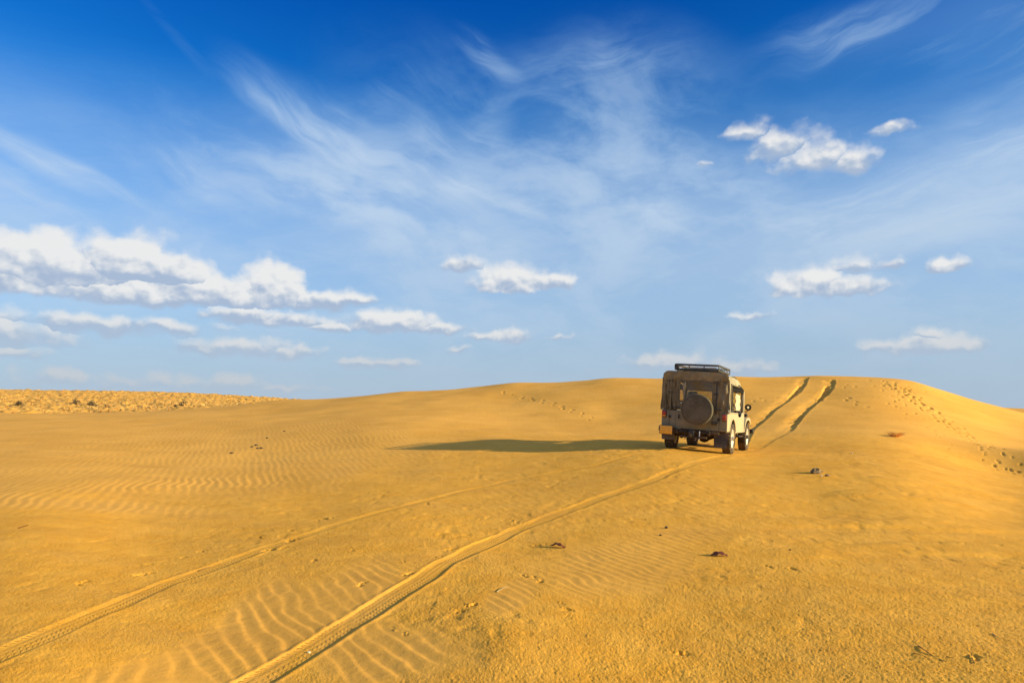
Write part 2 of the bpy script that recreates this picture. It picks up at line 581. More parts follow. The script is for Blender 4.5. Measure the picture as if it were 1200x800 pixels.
# foreground patches of broad ripples
m1 = np.maximum.reduce([patch(360, 712, 170, 42, 0.45, 20, 0.5, 3), patch(230, 770, 140, 34, 0.4, 12, 0.5, 4),
                        patch(455, 752, 95, 40, 0.5, 0, 0.45, 5), patch(300, 790, 60, 25, .5, 0, .4, 6)])
m2 = np.maximum.reduce([patch(715, 660, 105, 34, 0.6, 8, 0.5, 7), patch(790, 622, 60, 18, .6, 0, .5, 8), patch(600, 690, 40, 16, .6, 20, .5, 8)])
r1 = ripple(GX, GY, 0.135, 0.22, 11, 0.30, 0.85, 0.53)
r2 = ripple(GX, GY, 0.115, 0.18, 23, 0.30, 0.87, 0.49)
r3 = ripple(GX, GY, 0.165, 0.15, 37, 0.35)
# small ripples over the dune's left side, fading where the sand is trampled
left = patch(180, 535, 430, 52, 0.5, 3, 0.3, 9)
left2 = patch(560, 500, 260, 34, 0.9, 3, 0.5, 10) * 0.5
right = patch(1060, 610, 260, 60, 0.9, -3, 0.8, 12) * 0.22
jeepf = patch(760, 590, 240, 30, 0.9, 0, 0.8, 13) * 0.35
bandp = np.maximum(patch(110, 590, 190, 12, 0.7, -4, 0.4, 14), patch(200, 567, 190, 8, 0.7, 3, 0.4, 15))
big = np.maximum.reduce([left, left2])
H += 0.0050 * m1 * r1 * (0.5 + 1.1 * np.clip(fbm(GX / 0.6, GY / 0.6, 43, 2) + 0.5, 0, 1)) + 0.0042 * m2 * r2
H += big * r3 * 0.0036 * (0.65 + 0.7 * np.clip(fbm(GX / 3, GY / 3, 41, 2) + 0.5, 0, 1))
H += (right + jeepf) * r3 * 0.006
H += bandp * r3 * 0.0050
RIP = np.clip(np.maximum.reduce([m1, m2 * 0.8, big * 0.9, bandp, (right + jeepf) * 0.5]), 0, 1)
# the smooth upper dune slopes are clean too
upper = sst(GR, 20, 25) * (BASE > -5)
RIP = np.maximum(RIP, upper * 0.9)

# trampled, gritty ground: low hummocks and scuffs
rough = np.clip(1 - RIP, 0, 1)
H += rough * (0.011 * fbm(GX / 0.9, GY / 0.9, 51, 3) + 0.0045 * fbm(GX / 0.16, GY / 0.22, 52, 3, 0.6)) * np.where(GR < 26, 1, 0)
nearm = (1 - sst(GR, 7, 14))
H += rough * nearm * 0.0026 * fbm(GX / 0.017, GY / 0.022, 53, 2, 0.6)
H += rough * nearm * 0.0012 * np.random.RandomState(2).randn(*H.shape)
H += 0.045 * fbm(GX / 2.4, GY / 3.4, 55, 3) * sst(GR, 5, 13)
# scuffed pock marks: clusters of little pits
pit = np.clip(vnoise(GX / 0.11, GY / 0.14, 61) + vnoise(GX / 0.75, GY / 0.75, 62) * 0.9 - 0.36, 0, 1)
H -= rough * pit * 0.022 * (1 - sst(GR, 16, 24))
# long low wind-cut ledges on the right, running almost across the view
led = np.maximum(patch(1100, 600, 260, 90, 0.6, -6, 0.5, 66), patch(960, 535, 170, 26, .6, -6, .5, 67))
q = vnoise(GX / 2.6 + 0.25 * GY, GY / 0.55 + GX * 0.10, 68) + 0.4 * vnoise(GX / 0.8, GY / 0.22, 69)
H += led * 0.022 * sst(q, 0.02, 0.34)


# ---- wheel tracks ------------------------------------------------------------
def resample(pts, n=900):
    P = np.array([hit(*p) for p in pts])
    t = np.concatenate([[0], np.cumsum(np.hypot(*np.diff(P, axis=0).T))])
    tt = np.linspace(0, t[-1], n)
    x = np.interp(tt, t, P[:, 0]); y = np.interp(tt, t, P[:, 1])
    k = 41
    ker = np.hanning(k); ker /= ker.sum()
    xp = np.pad(x, k // 2, mode='reflect', reflect_type='odd'); yp = np.pad(y, k // 2, mode='reflect', reflect_type='odd')
    return np.convolve(xp, ker, 'valid'), np.convolve(yp, ker, 'valid'), tt


TU = np.full(H.shape, 9.0)      # signed distance from the nearest track centre
TS = np.zeros(H.shape)          # distance along it
TM = np.zeros(H.shape)          # strength


def track(pts, width, depth, berm, strength=None, seed=1, soft=False):
    global H, TU, TS, TM
    x, y, s = resample(pts)
    o = np.argsort(y)
    x, y, s = x[o], y[o], s[o]
    dx = np.gradient(x, y)
    ins = (GY > y[0]) & (GY < y[-1]) & front
    xc = np.interp(GY, y, x); g = np.interp(GY, y, dx); ss = np.interp(GY, y, s)
    u = (GX - xc) / np.sqrt(1 + g * g)
    st = 1.0 if strength is None else np.interp(GY, [a for a, b in strength], [b for a, b in strength])
    u = u + 0.018 * fbm(ss / 0.35, ss * 0 + seed, seed, 3)
    w = width * (1 + 0.25 * fbm(ss / 0.9, ss * 0 + 3.3, seed + 2, 2))
    hw = w / 2
    e = 0.011 + 0.0008 * GR
    floor = (1 - sst(np.abs(u), hw - e, hw + e))
    if soft:                     # slumped inner wall on the sunny side
        floor = (1 - sst(u, hw - e, hw + e)) * sst(u + 0.10 * fbm(ss / 0.5, u / 0.3, seed + 8, 2), -hw - 0.50, hw * 0.2) ** 1.3
    # the groove is cut into levelled ground
    amt = st * ins
    lev = (1 - sst(np.abs(u), hw, hw + 0.06)) * (0.0 if soft else 1.0)
    Hs = BASE + 0.045 * fbm(GX / 2.4, GY / 3.4, 55, 3) * sst(GR, 5, 13)
    k = lev * amt * 0.8
    H = H * (1 - k) + Hs * k
    lump = 1 + 0.9 * fbm(ss / 0.22, u / 0.12, seed + 7, 3)
    bw = 0.017 + 0.0009 * GR
    bl = np.exp(-((u + hw + bw * 1.1) / bw) ** 2); br = np.exp(-((u - hw - bw * 1.1) / bw) ** 2)
    H = H + amt * (-depth * floor * ((0.80 + 0.75 * fbm(ss / 0.55, u / 0.5, seed + 4, 3)) if soft else (0.85 + 0.3 * fbm(ss / 1.3, ss * 0, seed + 4, 2)) * (1 + 0.07 * np.clip(GR - 5, 0, 10))) + berm * lump * (0.9 * bl + 0.9 * br))
    near = ins & (np.abs(u) < np.abs(TU))
    TU = np.where(near, u, TU); TS = np.where(near, ss, TS)
    TM = np.maximum(TM, np.where(np.abs(u) < hw, amt * floor, 0))


JD = math.atan2(0.454, 0.891)   # heading of the jeep, clockwise from +Y (27 degrees)
trA = [(-160, 835), (-60, 795), (0, 768), (100, 724), (200, 681), (300, 645), (400, 612), (450, 598), (540, 576), (600, 561), (700, 545), (787, 525)]
trB = [(240, 832), (300, 797), (350, 768), (400, 737), (450, 706), (500, 674), (520, 660), (560, 641), (600, 623), (650, 604), (700, 585), (760, 565), (853, 533)]
track(trA, 0.18, 0.008, 0.004, [(3, 1), (8.5, 1), (10.5, 1), (12.5, 1), (14.5, .8), (17, .6)], 101)
track(trB, 0.215, 0.0105, 0.005, [(3, 1), (9, 1), (11, 0.9), (13, .75), (17, .55)], 111)
tC = [(868, 527), (880, 503), (893, 492), (908, 479), (925, 467), (936, 459), (942, 451), (944, 445.5), (946, 442)]
tD = [(884, 527), (905, 515), (925, 504), (934, 492), (943, 482), (955, 472), (967, 463), (973, 456), (976, 449), (975, 445)]
track(tC, 0.16, 0.070, 0.006, [(17, .1), (19, .5), (24, 1), (60, 1)], 121, True)
track(tD, 0.19, 0.082, 0.008, [(17, .15), (22, .25), (24.5, 1), (60, 1)], 131, True)
# second pass of the same wheels beside them, near the crest
tE = [(925, 466), (932, 459), (938, 452)]
tF = [(960, 470), (963, 464), (967, 457), (970, 452)]
track(tE, 0.18, 0.07, 0.005, None, 141)
track(tF, 0.18, 0.07, 0.005, None, 151)


# ---- footprints --------------------------------------------------------------
rng = np.random.RandomState(5)


def dent(x, y, L, Wd, ang, depth, rim=0.35):
    global H
    r = math.hypot(x, y); a = math.atan2(x, y)
    m = max(L, Wd) * 3.2
    i0, i1 = np.searchsorted(RR, [r - m, r + m]); j0, j1 = np.searchsorted(AZ, [a - m / r, a + m / r])
    if i1 <= i0 or j1 <= j0:
        return
    X = GX[i0:i1, j0:j1] - x; Y = GY[i0:i1, j0:j1] - y
    c, s = math.sin(ang), math.cos(ang)      # ang clockwise from +Y
    p = X * c + Y * s; q = X * s - Y * c
    d = np.sqrt((p / L) ** 2 + (q / Wd) ** 2)
    na = 0.25 if r > 18 else 0.9
    ns = L * (0.8 if r > 18 else 0.45)
    d = d * (1 + na * (vnoise(GX[i0:i1, j0:j1] / ns, GY[i0:i1, j0:j1] / ns, 77) + (0.12 if r < 18 else 0)))
    rim = 0.15
    if r < 18:                   # a scuff: crust kicked up into crumbs rather than a clean print
        mk = 1 - sst(d * 0.62, 0.15, 1.15)
        gx, gy = GX[i0:i1, j0:j1], GY[i0:i1, j0:j1]
        H[i0:i1, j0:j1] += mk * depth * (-0.30 + 1.5 * fbm(gx / (L * 0.55), gy / (L * 0.40), 79, 3, 0.65))
        return
    H[i0:i1, j0:j1] += -depth * (1 - sst(d, 0.45, 1.15)) + depth * rim * np.exp(-((d - 1.35) / 0.28) ** 2)


def trail(pts, step, size, depth, side=0.14, jit=0.05, skip=0.0, two=False):
    P = np.array([hit(*p) for p in pts])
    t = np.concatenate([[0], np.cumsum(np.hypot(*np.diff(P, axis=0).T))])
    n = max(2, int(t[-1] / step))
    for k in range(n):
        if rng.rand() < skip:
            continue
        tt = (k + 0.5) / n * t[-1]
        x = np.interp(tt, t, P[:, 0]); y = np.interp(tt, t, P[:, 1])
        x2 = np.interp(tt + .2, t, P[:, 0]); y2 = np.interp(tt + .2, t, P[:, 1])
        a = math.atan2(x2 - x, y2 - y) if tt + .2 < t[-1] else 0.0
        sd = side if k % 2 else -side
        x += math.cos(a) * sd + rng.randn() * jit; y += -math.sin(a) * sd + rng.randn() * jit
        rr_ = math.hypot(x, y)
        s = size * (0.8 if rr_ > 18 else 0.62) * (0.8 + 0.4 * rng.rand()) * (1 - 0.42 * (1 - float(sst(np.array(rr_), 22, 37))) * (rr_ > 18))
        dent(x, y, s, s * 0.48, a + rng.randn() * 0.25, ((0.30 + 0.24 * float(sst(np.array(rr_), 22, 36))) if rr_ > 18 else 0.95) * depth * (0.5 + 0.8 * rng.rand()))


# trail running down the middle of the dune
trail([(585, 459), (610, 465), (640, 472), (670, 481), (697, 493)], 0.62, 0.20, 0.10, 0.13)
trail([(700, 494), (730, 501), (770, 508)], 0.8, 0.15, 0.04, 0.13)
trail([(590, 456), (575, 452)], 0.8, 0.14, 0.05)
# the big trail on the right, two walkers plus stragglers
trail([(1040, 447), (1060, 462), (1080, 476), (1105, 492), (1130, 510), (1150, 524), (1178, 546), (1196, 556)], 0.29, 0.18, 0.12, 0.19, 0.13)
trail([(1062, 455), (1075, 468), (1098, 486), (1122, 504), (1143, 521), (1165, 538), (1190, 552)], 0.33, 0.17, 0.11, 0.17, 0.14)
trail([(1130, 512), (1150, 528), (1165, 533), (1185, 541)], 0.4, 0.13, 0.06, 0.2, 0.15)
trail([(1085, 498), (1098, 515), (1112, 528), (1135, 540)], 0.5, 0.17, 0.06, 0.15, 0.10)
trail([(1038, 449), (1050, 466), (1066, 484), (1078, 494)], 0.6, 0.16, 0.06, 0.16, 0.12)
trail([(1100, 455), (1065, 462), (1045, 478)], 0.7, 0.18, 0.06, 0.2, 0.15)
trail([(990, 466), (1006, 474), (1016, 477)], 0.5, 0.20, 0.10, 0.15, 0.06)
trail([(985, 450), (1000, 455), (1020, 450)], 0.6, 0.16, 0.07, 0.2, 0.12)
trail([(990, 445), (1020, 446), (1050, 447), (1085, 453)], 0.6, 0.16, 0.07, 0.2, 0.25)
trail([(1030, 446), (1046, 456), (1055, 452), (1075, 462)], 0.5, 0.15, 0.07, 0.2, 0.25)
trail([(690, 443.5), (740, 442.5), (790, 441.5)], 0.9, 0.16, 0.07, 0.3, 0.3, 0.3)
trail([(600, 450), (660, 446), (700, 444)], 0.9, 0.14, 0.06, 0.3, 0.3, 0.3)
trail([(884, 472), (896, 468), (908, 465)], 0.45, 0.15, 0.07, 0.2, 0.15)
trail([(880, 443), (900, 445), (935, 442)], 0.7, 0.15, 0.06, 0.2, 0.3, 0.2)
trail([(870, 462), (890, 474), (906, 470)], 0.6, 0.12, 0.05, 0.2, 0.2)
trail([(940, 508), (990, 514), (1040, 520), (1085, 528)], 1.1, 0.10, 0.03, 0.2, 0.2)
# beside and between the wheel tracks in the foreground
trail([(435, 690), (465, 672), (490, 660), (520, 648), (545, 640)], 0.33, 0.13, 0.030, 0.10, 0.05)
trail([(420, 640), (395, 648), (360, 660)], 0.4, 0.09, 0.02, 0.08, 0.06)
trail([(290, 628), (318, 634), (335, 628), (370, 606)], 0.45, 0.12, 0.028, 0.08, 0.06)
trail([(110, 686), (150, 672), (180, 664), (215, 652), (260, 640)], 0.4, 0.13, 0.022, 0.10, 0.06)
trail([(590, 612), (600, 612)], 0.3, 0.14, 0.03, 0.05, 0.05)
trail([(560, 612), (575, 606)], 0.3, 0.11, 0.025, 0.05, 0.05)
trail([(610, 672), (630, 682)], 0.25, 0.11, 0.022, 0.05, 0.04)
trail([(455, 738), (480, 735), (468, 748)], 0.28, 0.06, 0.02, 0.05, 0.04)
trail([(655, 705), (672, 716), (640, 698)], 0.25, 0.10, 0.022, 0.05, 0.04)
trail([(905, 662), (930, 668)], 0.3, 0.11, 0.018, 0.05, 0.04)
for (px, py, s, dp) in ((800, 765, .045, .03), (1139, 768, .05, .03), (553, 708, .05, .025), (628, 639, .08, .02), (500, 590, .09, .02),
                        (1127, 638, .09, .01), (1170, 640, .08, .01), (540, 715, .06, .02), (320, 642, .09, .03), (383, 606, .1, .03)):
    x, y = hit(px, py)
    dent(x, y, s, s * 0.6, 1.0 + rng.randn() * .4, dp)
# a rounded hollow at the right edge whose far lip throws it into shade
hx, hy = hit(1178, 548)
kk = np.exp(-(((GX - hx) * 0.9) ** 2 + ((GY - hy) * 1.0) ** 2) / 1.6 ** 2)
H -= 0.18 * kk
kk = np.exp(-(((GX - hx - 2.6)) ** 2 / 1.9 ** 2 + (GY - hy - 0.5) ** 2 / 3.0 ** 2))
H += 0.40 * kk
# low soft ridge behind it at the far right
# lumpy scrub-bound sand on the far left
uu = 600 + F_PX * np.tan(np.clip(GA, -1.2, 1.2)) / math.cos(PITCH)
scr = sst(GR, 60, 70) * (1 - sst(uu, 330, 470)) * front
SCRUB = scr
lum = fbm(GX / 0.75, GY / 0.9, 81, 3, 0.6)
H += scr * (0.42 * np.clip(lum + 0.12, 0, 1) + 0.25 * fbm(GX / 4, GY / 4, 82, 2)) * (1 - sst(GR, 200, 400))
H += (1 - scr) * sst(GR, 60, 90) * 0.6 * fbm(GX / 14, GY / 14, 83, 3) * (1 - sst(GR, 200, 900))


def ground_z(x, y):
    """height of the finished sand at a point (bilinear on the grid)"""
    r = math.hypot(x, y); a = math.atan2(x, y)
    i = min(max(int(np.searchsorted(RR, r)) - 1, 0), NR - 2); j = min(max(int(np.searchsorted(AZ, a)) - 1, 0), NA - 2)
    t = (r - RR[i]) / (RR[i + 1] - RR[i]); s = (a - AZ[j]) / (AZ[j + 1] - AZ[j])
    return float((H[i, j] * (1 - s) + H[i, j + 1] * s) * (1 - t) + (H[i + 1, j] * (1 - s) + H[i + 1, j + 1] * s) * t)


def base_z(x, y):
    return float(base_height(np.array([x]), np.array([y]))[0])


# ---- sand material -----------------------------------------------------------
def mat_new(name, dim='3D'):
    m = bpy.data.materials.new(name); m.use_nodes = True
    nt = m.node_tree
    b = nt.nodes['Principled BSDF']
    return m, NT(nt, dim), b


def sand_material():
    m, N, b = mat_new('sand')
    g = N.n.new('ShaderNodeNewGeometry')
    P = S(N, g.outputs['Position'])
    rip = N.attr('wind_laid'); tm = N.attr('track_mask'); tu = N.attr('track_u'); ts = N.attr('track_s'); scr = N.attr('scrub')
    big = N.noise(P, 0.35, 3, 0.5)
    mid = N.noise(P, 3.0, 4, 0.6)
    fine = N.noise(P, 95.0, 2, 0.8)
    grit = N.noise(P, 125.0, 2, 0.8)
    coarse = N.mix(N.sstep(mid, 0.3, 0.7), (0.765, 0.334, 0.026), (0.825, 0.387, 0.042))
    smooth = N.mix(N.sstep(big, 0.35, 0.65), (0.74, 0.342, 0.047), (0.82, 0.392, 0.063))
    c = N.mix(rip, coarse, smooth)
    # streaks of darker grains sorted by the wind, and duller wind-laid patches
    mp = N.n.new('ShaderNodeMapping'); N.put(mp.inputs['Vector'], P)
    mp.inputs['Rotation'].default_value = (0, 0, 0.38); mp.inputs['Scale'].default_value = (0.35, 1.9, 1.0)
    stk = N.noise(S(N, mp.outputs[0]), 1.0, 5, 0.62)
    c = N.mix(N.sstep(stk, 0.46, 0.72) * 0.22, c, (0.50, 0.218, 0.040))
    c = N.mix(N.sstep(N.noise(P, 0.9, 4, 0.6), 0.48, 0.68) * 0.22, c, (0.82, 0.405, 0.075))
    # individual dark and pale grains
    gr = (1.0 - rip * 0.75) * N.sstep(N.noise(P, 1.7, 4, 0.6), 0.30, 0.62, 0.45, 1.15)
    c = N.mix(N.sstep(fine, 0.53, 0.70) * 0.30 * gr, c, (0.26, 0.12, 0.022))
    c = N.mix(N.sstep(grit, 0.55, 0.72) * 0.40 * gr, c, (0.86, 0.60, 0.26))
    vor = N.voronoi(P, 34.0, 'F1')
    pk = N.noise(P, 11.0, 2, 0.5)
    c = N.mix(N.sstep(vor, 0.13, 0.07) * N.sstep(pk, 0.54, 0.62) * 0.7 * gr, c, (0.85, 0.68, 0.42))
    c = N.mix(scr * N.sstep(N.noise(P, 1.6, 3, 0.6), 0.35, 0.6) * 0.4, c, (0.62, 0.36, 0.10))
    N.put(b.inputs['Base Color'], c)
    b.inputs['Roughness'].default_value = 0.95
    b.inputs['Specular IOR Level'].default_value = 0.15
    # relief: tyre tread, grit, grains
    herr = N.math('ABSOLUTE', tu) * 1.1 + ts
    tread = N.math('SINE', herr * (6.2832 / 0.052))
    lugs = N.math('SINE', tu * (6.2832 / 0.05))
    tr = N.sstep(tread, -0.3, 0.5) * N.sstep(lugs, -0.5, 0.3) * tm * N.sstep(mid, 0.3, 0.55)
    h1 = N.noise(P, 85.0, 2, 0.6)
    h2 = N.noise(P, 190.0, 2, 0.7)
    h = h1 * (0.0075 * gr) + h2 * (0.0062 * gr) + tr * 0.008
    # tiny clods standing on the crust
    cl = N.sstep(N.voronoi(P, 30.0, 'F1'), 0.32, 0.05) * N.sstep(N.noise(P, 4.0, 3, 0.6), 0.45, 0.6) * (1.0 - rip)
    h = h + cl * 0.0035
    # soft wrinkles on the otherwise clean slopes
    h = h + N.noise(P, 7.0, 3, 0.55) * 0.012
    N.put(b.inputs['Normal'], N.bump(h, 1.0, 0.9))
    return m


SAND = sand_material()


def build_ground():
    nv = NA * NR
    co = np.empty((nv + 1, 3), np.float32)
    co[:nv, 0] = GX.ravel(); co[:nv, 1] = GY.ravel(); co[:nv, 2] = H.ravel()
    co[nv] = (0, 0, float(H[0].mean()))
    i = np.arange(NR - 1)[:, None] * NA; j = np.arange(NA)[None, :]
    j2 = (j + 1) % NA
    quads = np.stack([i + j, i + NA + j, i + NA + j2, i + j2], 2).reshape(-1, 4)[:, ::-1]
    jj = np.arange(NA)
    tris = np.stack([np.full(NA, nv), (jj + 1) % NA, jj], 1)
    me = bpy.data.meshes.new('sand_dune')
    me.vertices.add(nv + 1)
    me.vertices.foreach_set('co', co.ravel())
    nl = quads.size + tris.size
    me.loops.add(nl)
    me.loops.foreach_set('vertex_index', np.concatenate([quads.ravel(), tris.ravel()]).astype(np.int32))
    nf = len(quads) + len(tris)
    me.polygons.add(nf)
    st = np.concatenate([np.arange(len(quads)) * 4, quads.size + np.arange(len(tris)) * 3]).astype(np.int32)
    me.polygons.foreach_set('loop_start', st)
    me.polygons.foreach_set('use_smooth', np.ones(nf, bool))
    me.update(calc_edges=True)
    for nm, arr in (('wind_laid', RIP), ('track_u', TU), ('track_s', TS), ('track_mask', TM), ('scrub', SCRUB)):
        a = me.attributes.new(nm, 'FLOAT', 'POINT')
        a.data.foreach_set('value', np.concatenate([arr.ravel(), [0]]).astype(np.float32))
    me.materials.append(SAND)
    o = bpy.data.objects.new('ground', me)
    COL.objects.link(o)
    o['kind'] = 'structure'
    o['label'] = 'golden desert sand with low dune, ripples, wheel tracks and footprints'
    return o


build_ground()

# ================================================================ OBJECT HELPERS
def tag(o, label=None, cat=None, group=None, kind=None):
    if label: o['label'] = label
    if cat: o['category'] = cat
    if group: o['group'] = group
    if kind: o['kind'] = kind
    return o


def empty(name, loc=(0, 0, 0)):
    o = bpy.data.objects.new(name, None)
    COL.objects.link(o)
    o.location = loc
    o.empty_display_size = 0.2
    return o


class MB:
    """collects shapes into one mesh"""
    def __init__(self):
        self.bm = bmesh.new()

    def box(self, c, s, rot=None, bev=0.0, seg=2):
        r = bmesh.ops.create_cube(self.bm, size=1.0)
        vs = r['verts']
        M = Matrix.Translation(c) @ (rot.to_4x4() if rot else Matrix.Identity(4)) @ Matrix.Diagonal((s[0], s[1], s[2], 1))
        bmesh.ops.transform(self.bm, matrix=M, verts=vs)
        if bev > 0:
            es = list({e for v in vs for e in v.link_edges})
            bmesh.ops.bevel(self.bm, geom=es, offset=bev, segments=seg, affect='EDGES', profile=0.5)
        return self

    def tube(self, pts, r, n=8, closed=False, caps=True):
        pts = [Vector(p) for p in pts]
        rs = r if isinstance(r, (list, tuple)) else [r] * len(pts)
        rings = []
        prev = None
        N_ = len(pts)
        for i, p in enumerate(pts):
            a = pts[i - 1] if (i > 0 or closed) else p
            b = pts[(i + 1) % N_] if (i < N_ - 1 or closed) else p
            t = (b - a).normalized()
            if prev is None:
                u = t.orthogonal().normalized()
            else:
                u = (prev - t * prev.dot(t))
                u = u.normalized() if u.length > 1e-6 else t.orthogonal().normalized()
            prev = u
            w = t.cross(u)
            rings.append([self.bm.verts.new(p + (u * math.cos(2 * math.pi * k / n) + w * math.sin(2 * math.pi * k / n)) * rs[i]) for k in range(n)])
        m = N_ if closed else N_ - 1
        for i in range(m):
            A, B = rings[i], rings[(i + 1) % N_]
            for k in range(n):
                self.bm.faces.new((A[k], A[(k + 1) % n], B[(k + 1) % n], B[k]))
        if caps and not closed:
            self.bm.faces.new(list(reversed(rings[0])))
            self.bm.faces.new(rings[-1])
        return self

    def lathe(self, prof, axis='X', c=(0, 0, 0), n=32, closed=False):
        """prof: (along, radius) pairs turned about the axis through c"""
        c = Vector(c)
        ax = {'X': (Vector((1, 0, 0)), Vector((0, 1, 0)), Vector((0, 0, 1))),
              'Y': (Vector((0, 1, 0)), Vector((0, 0, 1)), Vector((1, 0, 0))),
              'Z': (Vector((0, 0, 1)), Vector((1, 0, 0)), Vector((0, 1, 0)))}[axis] if isinstance(axis, str) else axis
        rings = []
        for (a, r) in prof:
            rings.append([self.bm.verts.new(c + ax[0] * a + (ax[1] * math.cos(2 * math.pi * k / n) + ax[2] * math.sin(2 * math.pi * k / n)) * r) for k in range(n)] if r > 1e-5
                         else [self.bm.verts.new(c + ax[0] * a)])
        L = len(rings)
        for i in range(L if closed else L - 1):
            A, B = rings[i], rings[(i + 1) % L]
            for k in range(n):
                if len(A) == 1 and len(B) == 1:
                    continue
                if len(A) == 1:
                    self.bm.faces.new((A[0], B[(k + 1) % n], B[k]))
                elif len(B) == 1:
                    self.bm.faces.new((A[k], A[(k + 1) % n], B[0]))
                else:
                    self.bm.faces.new((A[k], A[(k + 1) % n], B[(k + 1) % n], B[k]))
        return self

    def prism(self, poly, x0, x1, axis=0):
        """extrude a closed 2D outline along an axis (0: outline in y,z; 1: outline in x,z; 2: outline in x,y)"""
        def P(a, b, t):
            return {0: (t, a, b), 1: (a, t, b), 2: (a, b, t)}[axis]
        A = [self.bm.verts.new(P(a, b, x0)) for a, b in poly]
        B = [self.bm.verts.new(P(a, b, x1)) for a, b in poly]
        n = len(poly)
        self.bm.faces.new(A); self.bm.faces.new(list(reversed(B)))
        for k in range(n):
            self.bm.faces.new((A[k], B[k], B[(k + 1) % n], A[(k + 1) % n]))
        return self

    def sheet(self, f, nu, nv, th=0.0):
        """grid surface f(u,v) with optional thickness along the normal"""
        V_ = [[self.bm.verts.new(f(i / nu, j / nv)) for j in range(nv + 1)] for i in range(nu + 1)]
        fs = []
        for i in range(nu):
            for j in range(nv):
                fs.append(self.bm.faces.new((V_[i][j], V_[i + 1][j], V_[i + 1][j + 1], V_[i][j + 1])))
        if th:
            for f_ in fs:
                f_.normal_update()
            W_ = []
            for i in range(nu + 1):
                row = []
                for j in range(nv + 1):
                    a_ = V_[min(i + 1, nu)][j].co - V_[max(i - 1, 0)][j].co
                    b_ = V_[i][min(j + 1, nv)].co - V_[i][max(j - 1, 0)].co
                    n_ = a_.cross(b_)
                    n_ = n_.normalized() if n_.length > 1e-9 else Vector((0, 0, 1))
                    row.append(self.bm.verts.new(V_[i][j].co - n_ * th))
                W_.append(row)
            for i in range(nu):
                for j in range(nv):
                    self.bm.faces.new((W_[i][j], W_[i][j + 1], W_[i + 1][j + 1], W_[i + 1][j]))
            for i in range(nu):
                self.bm.faces.new((V_[i][0], W_[i][0], W_[i + 1][0], V_[i + 1][0]))
                self.bm.faces.new((V_[i][nv], V_[i + 1][nv], W_[i + 1][nv], W_[i][nv]))
            for j in range(nv):
                self.bm.faces.new((V_[0][j], V_[0][j + 1], W_[0][j + 1], W_[0][j]))
                self.bm.faces.new((V_[nu][j], W_[nu][j], W_[nu][j + 1], V_[nu][j + 1]))
        return self

    def build(self, name, mat, parent=None, smooth=35, bev=0.0, loc=None):
        bmesh.ops.recalc_face_normals(self.bm, faces=self.bm.faces)
        me = bpy.data.meshes.new(name)
        self.bm.to_mesh(me); self.bm.free()
        me.materials.append(mat)
        if smooth:
            me.polygons.foreach_set('use_smooth', np.ones(len(me.polygons), bool))
            me.set_sharp_from_angle(angle=R(smooth))
        o = bpy.data.objects.new(name, me)
        COL.objects.link(o)
        if parent is not None:
            o.parent = parent
        if loc is not None:
            o.location = loc
        if bev:
            b = o.modifiers.new('bevel', 'BEVEL'); b.width = bev; b.segments = 2; b.limit_method = 'ANGLE'; b.angle_limit = R(40)
            b.harden_normals = False
        return o


def copy_tree(o, parent=None):
    c = o.copy(); COL.objects.link(c)
    c.parent = parent
    for ch in list(o.children):
        copy_tree(ch, c)
    return c


# ---- materials for the vehicle -----------------------------------------------
def paint(name, colr, rough=0.45, dust=(0.60, 0.38, 0.15), dust_amt=0.35, metal=0.0, wear=0.0, spec=0.4, bump=0.0, bscale=40):
    m, N, b = mat_new(name)
    tc = N.n.new('ShaderNodeTexCoord')
    P = S(N, tc.outputs['Object'])
    n1 = N.noise(P, 5.0, 5, 0.6)
    n2 = N.noise(P, 38.0, 4, 0.65)
    c = N.mix(N.sstep(n2, 0.35, 0.7) * 0.30, colr, tuple(v * 0.72 for v in colr))
    f = N.sstep(n1 * 0.75 + n2 * 0.25, 0.42, 0.62) * dust_amt + dust_amt * 0.25
    c = N.mix(f, c, dust)
    if wear:
        c = N.mix(N.sstep(N.noise(P, 22.0, 6, 0.7), 0.64, 0.70) * wear, c, (0.10, 0.05, 0.03))
    N.put(b.inputs['Base Color'], c)
    N.put(b.inputs['Roughness'], N.math('ADD', N.math('MULTIPLY', f, 0.45), rough, clamp=True))
    b.inputs['Metallic'].default_value = metal
    b.inputs['Specular IOR Level'].default_value = spec
    if bump:
        N.put(b.inputs['Normal'], N.bump(N.noise(P, bscale, 4, 0.6), bump, 1.0))
    return m


def cloth(name, colr, weave=260.0, crease=0.02):
    m, N, b = mat_new(name)
    tc = N.n.new('ShaderNodeTexCoord')
    P = S(N, tc.outputs['Object'])
    n1 = N.noise(P, 3.5, 5, 0.6)
    n3 = N.noise(P, 14.0, 4, 0.6)
    c = N.mix(N.sstep(n1, 0.35, 0.68), tuple(v * 0.78 for v in colr), tuple(min(1, v * 1.15) for v in colr))
    c = N.mix(N.sstep(n3, 0.5, 0.72) * 0.25, c, tuple(v * 1.5 for v in colr))
    N.put(b.inputs['Base Color'], c)
    b.inputs['Roughness'].default_value = 0.92
    b.inputs['Specular IOR Level'].default_value = 0.12
    h = N.noise(P, 9.0, 4, 0.6) * crease + N.noise(P, weave, 2, 0.5) * 0.0012
    N.put(b.inputs['Normal'], N.bump(h, 1.0, 0.9))
    return m


def plain(name, colr, rough=0.5, metal=0.0, spec=0.5):
    return paint(name, colr, rough, dust_amt=0.12, metal=metal, spec=spec)


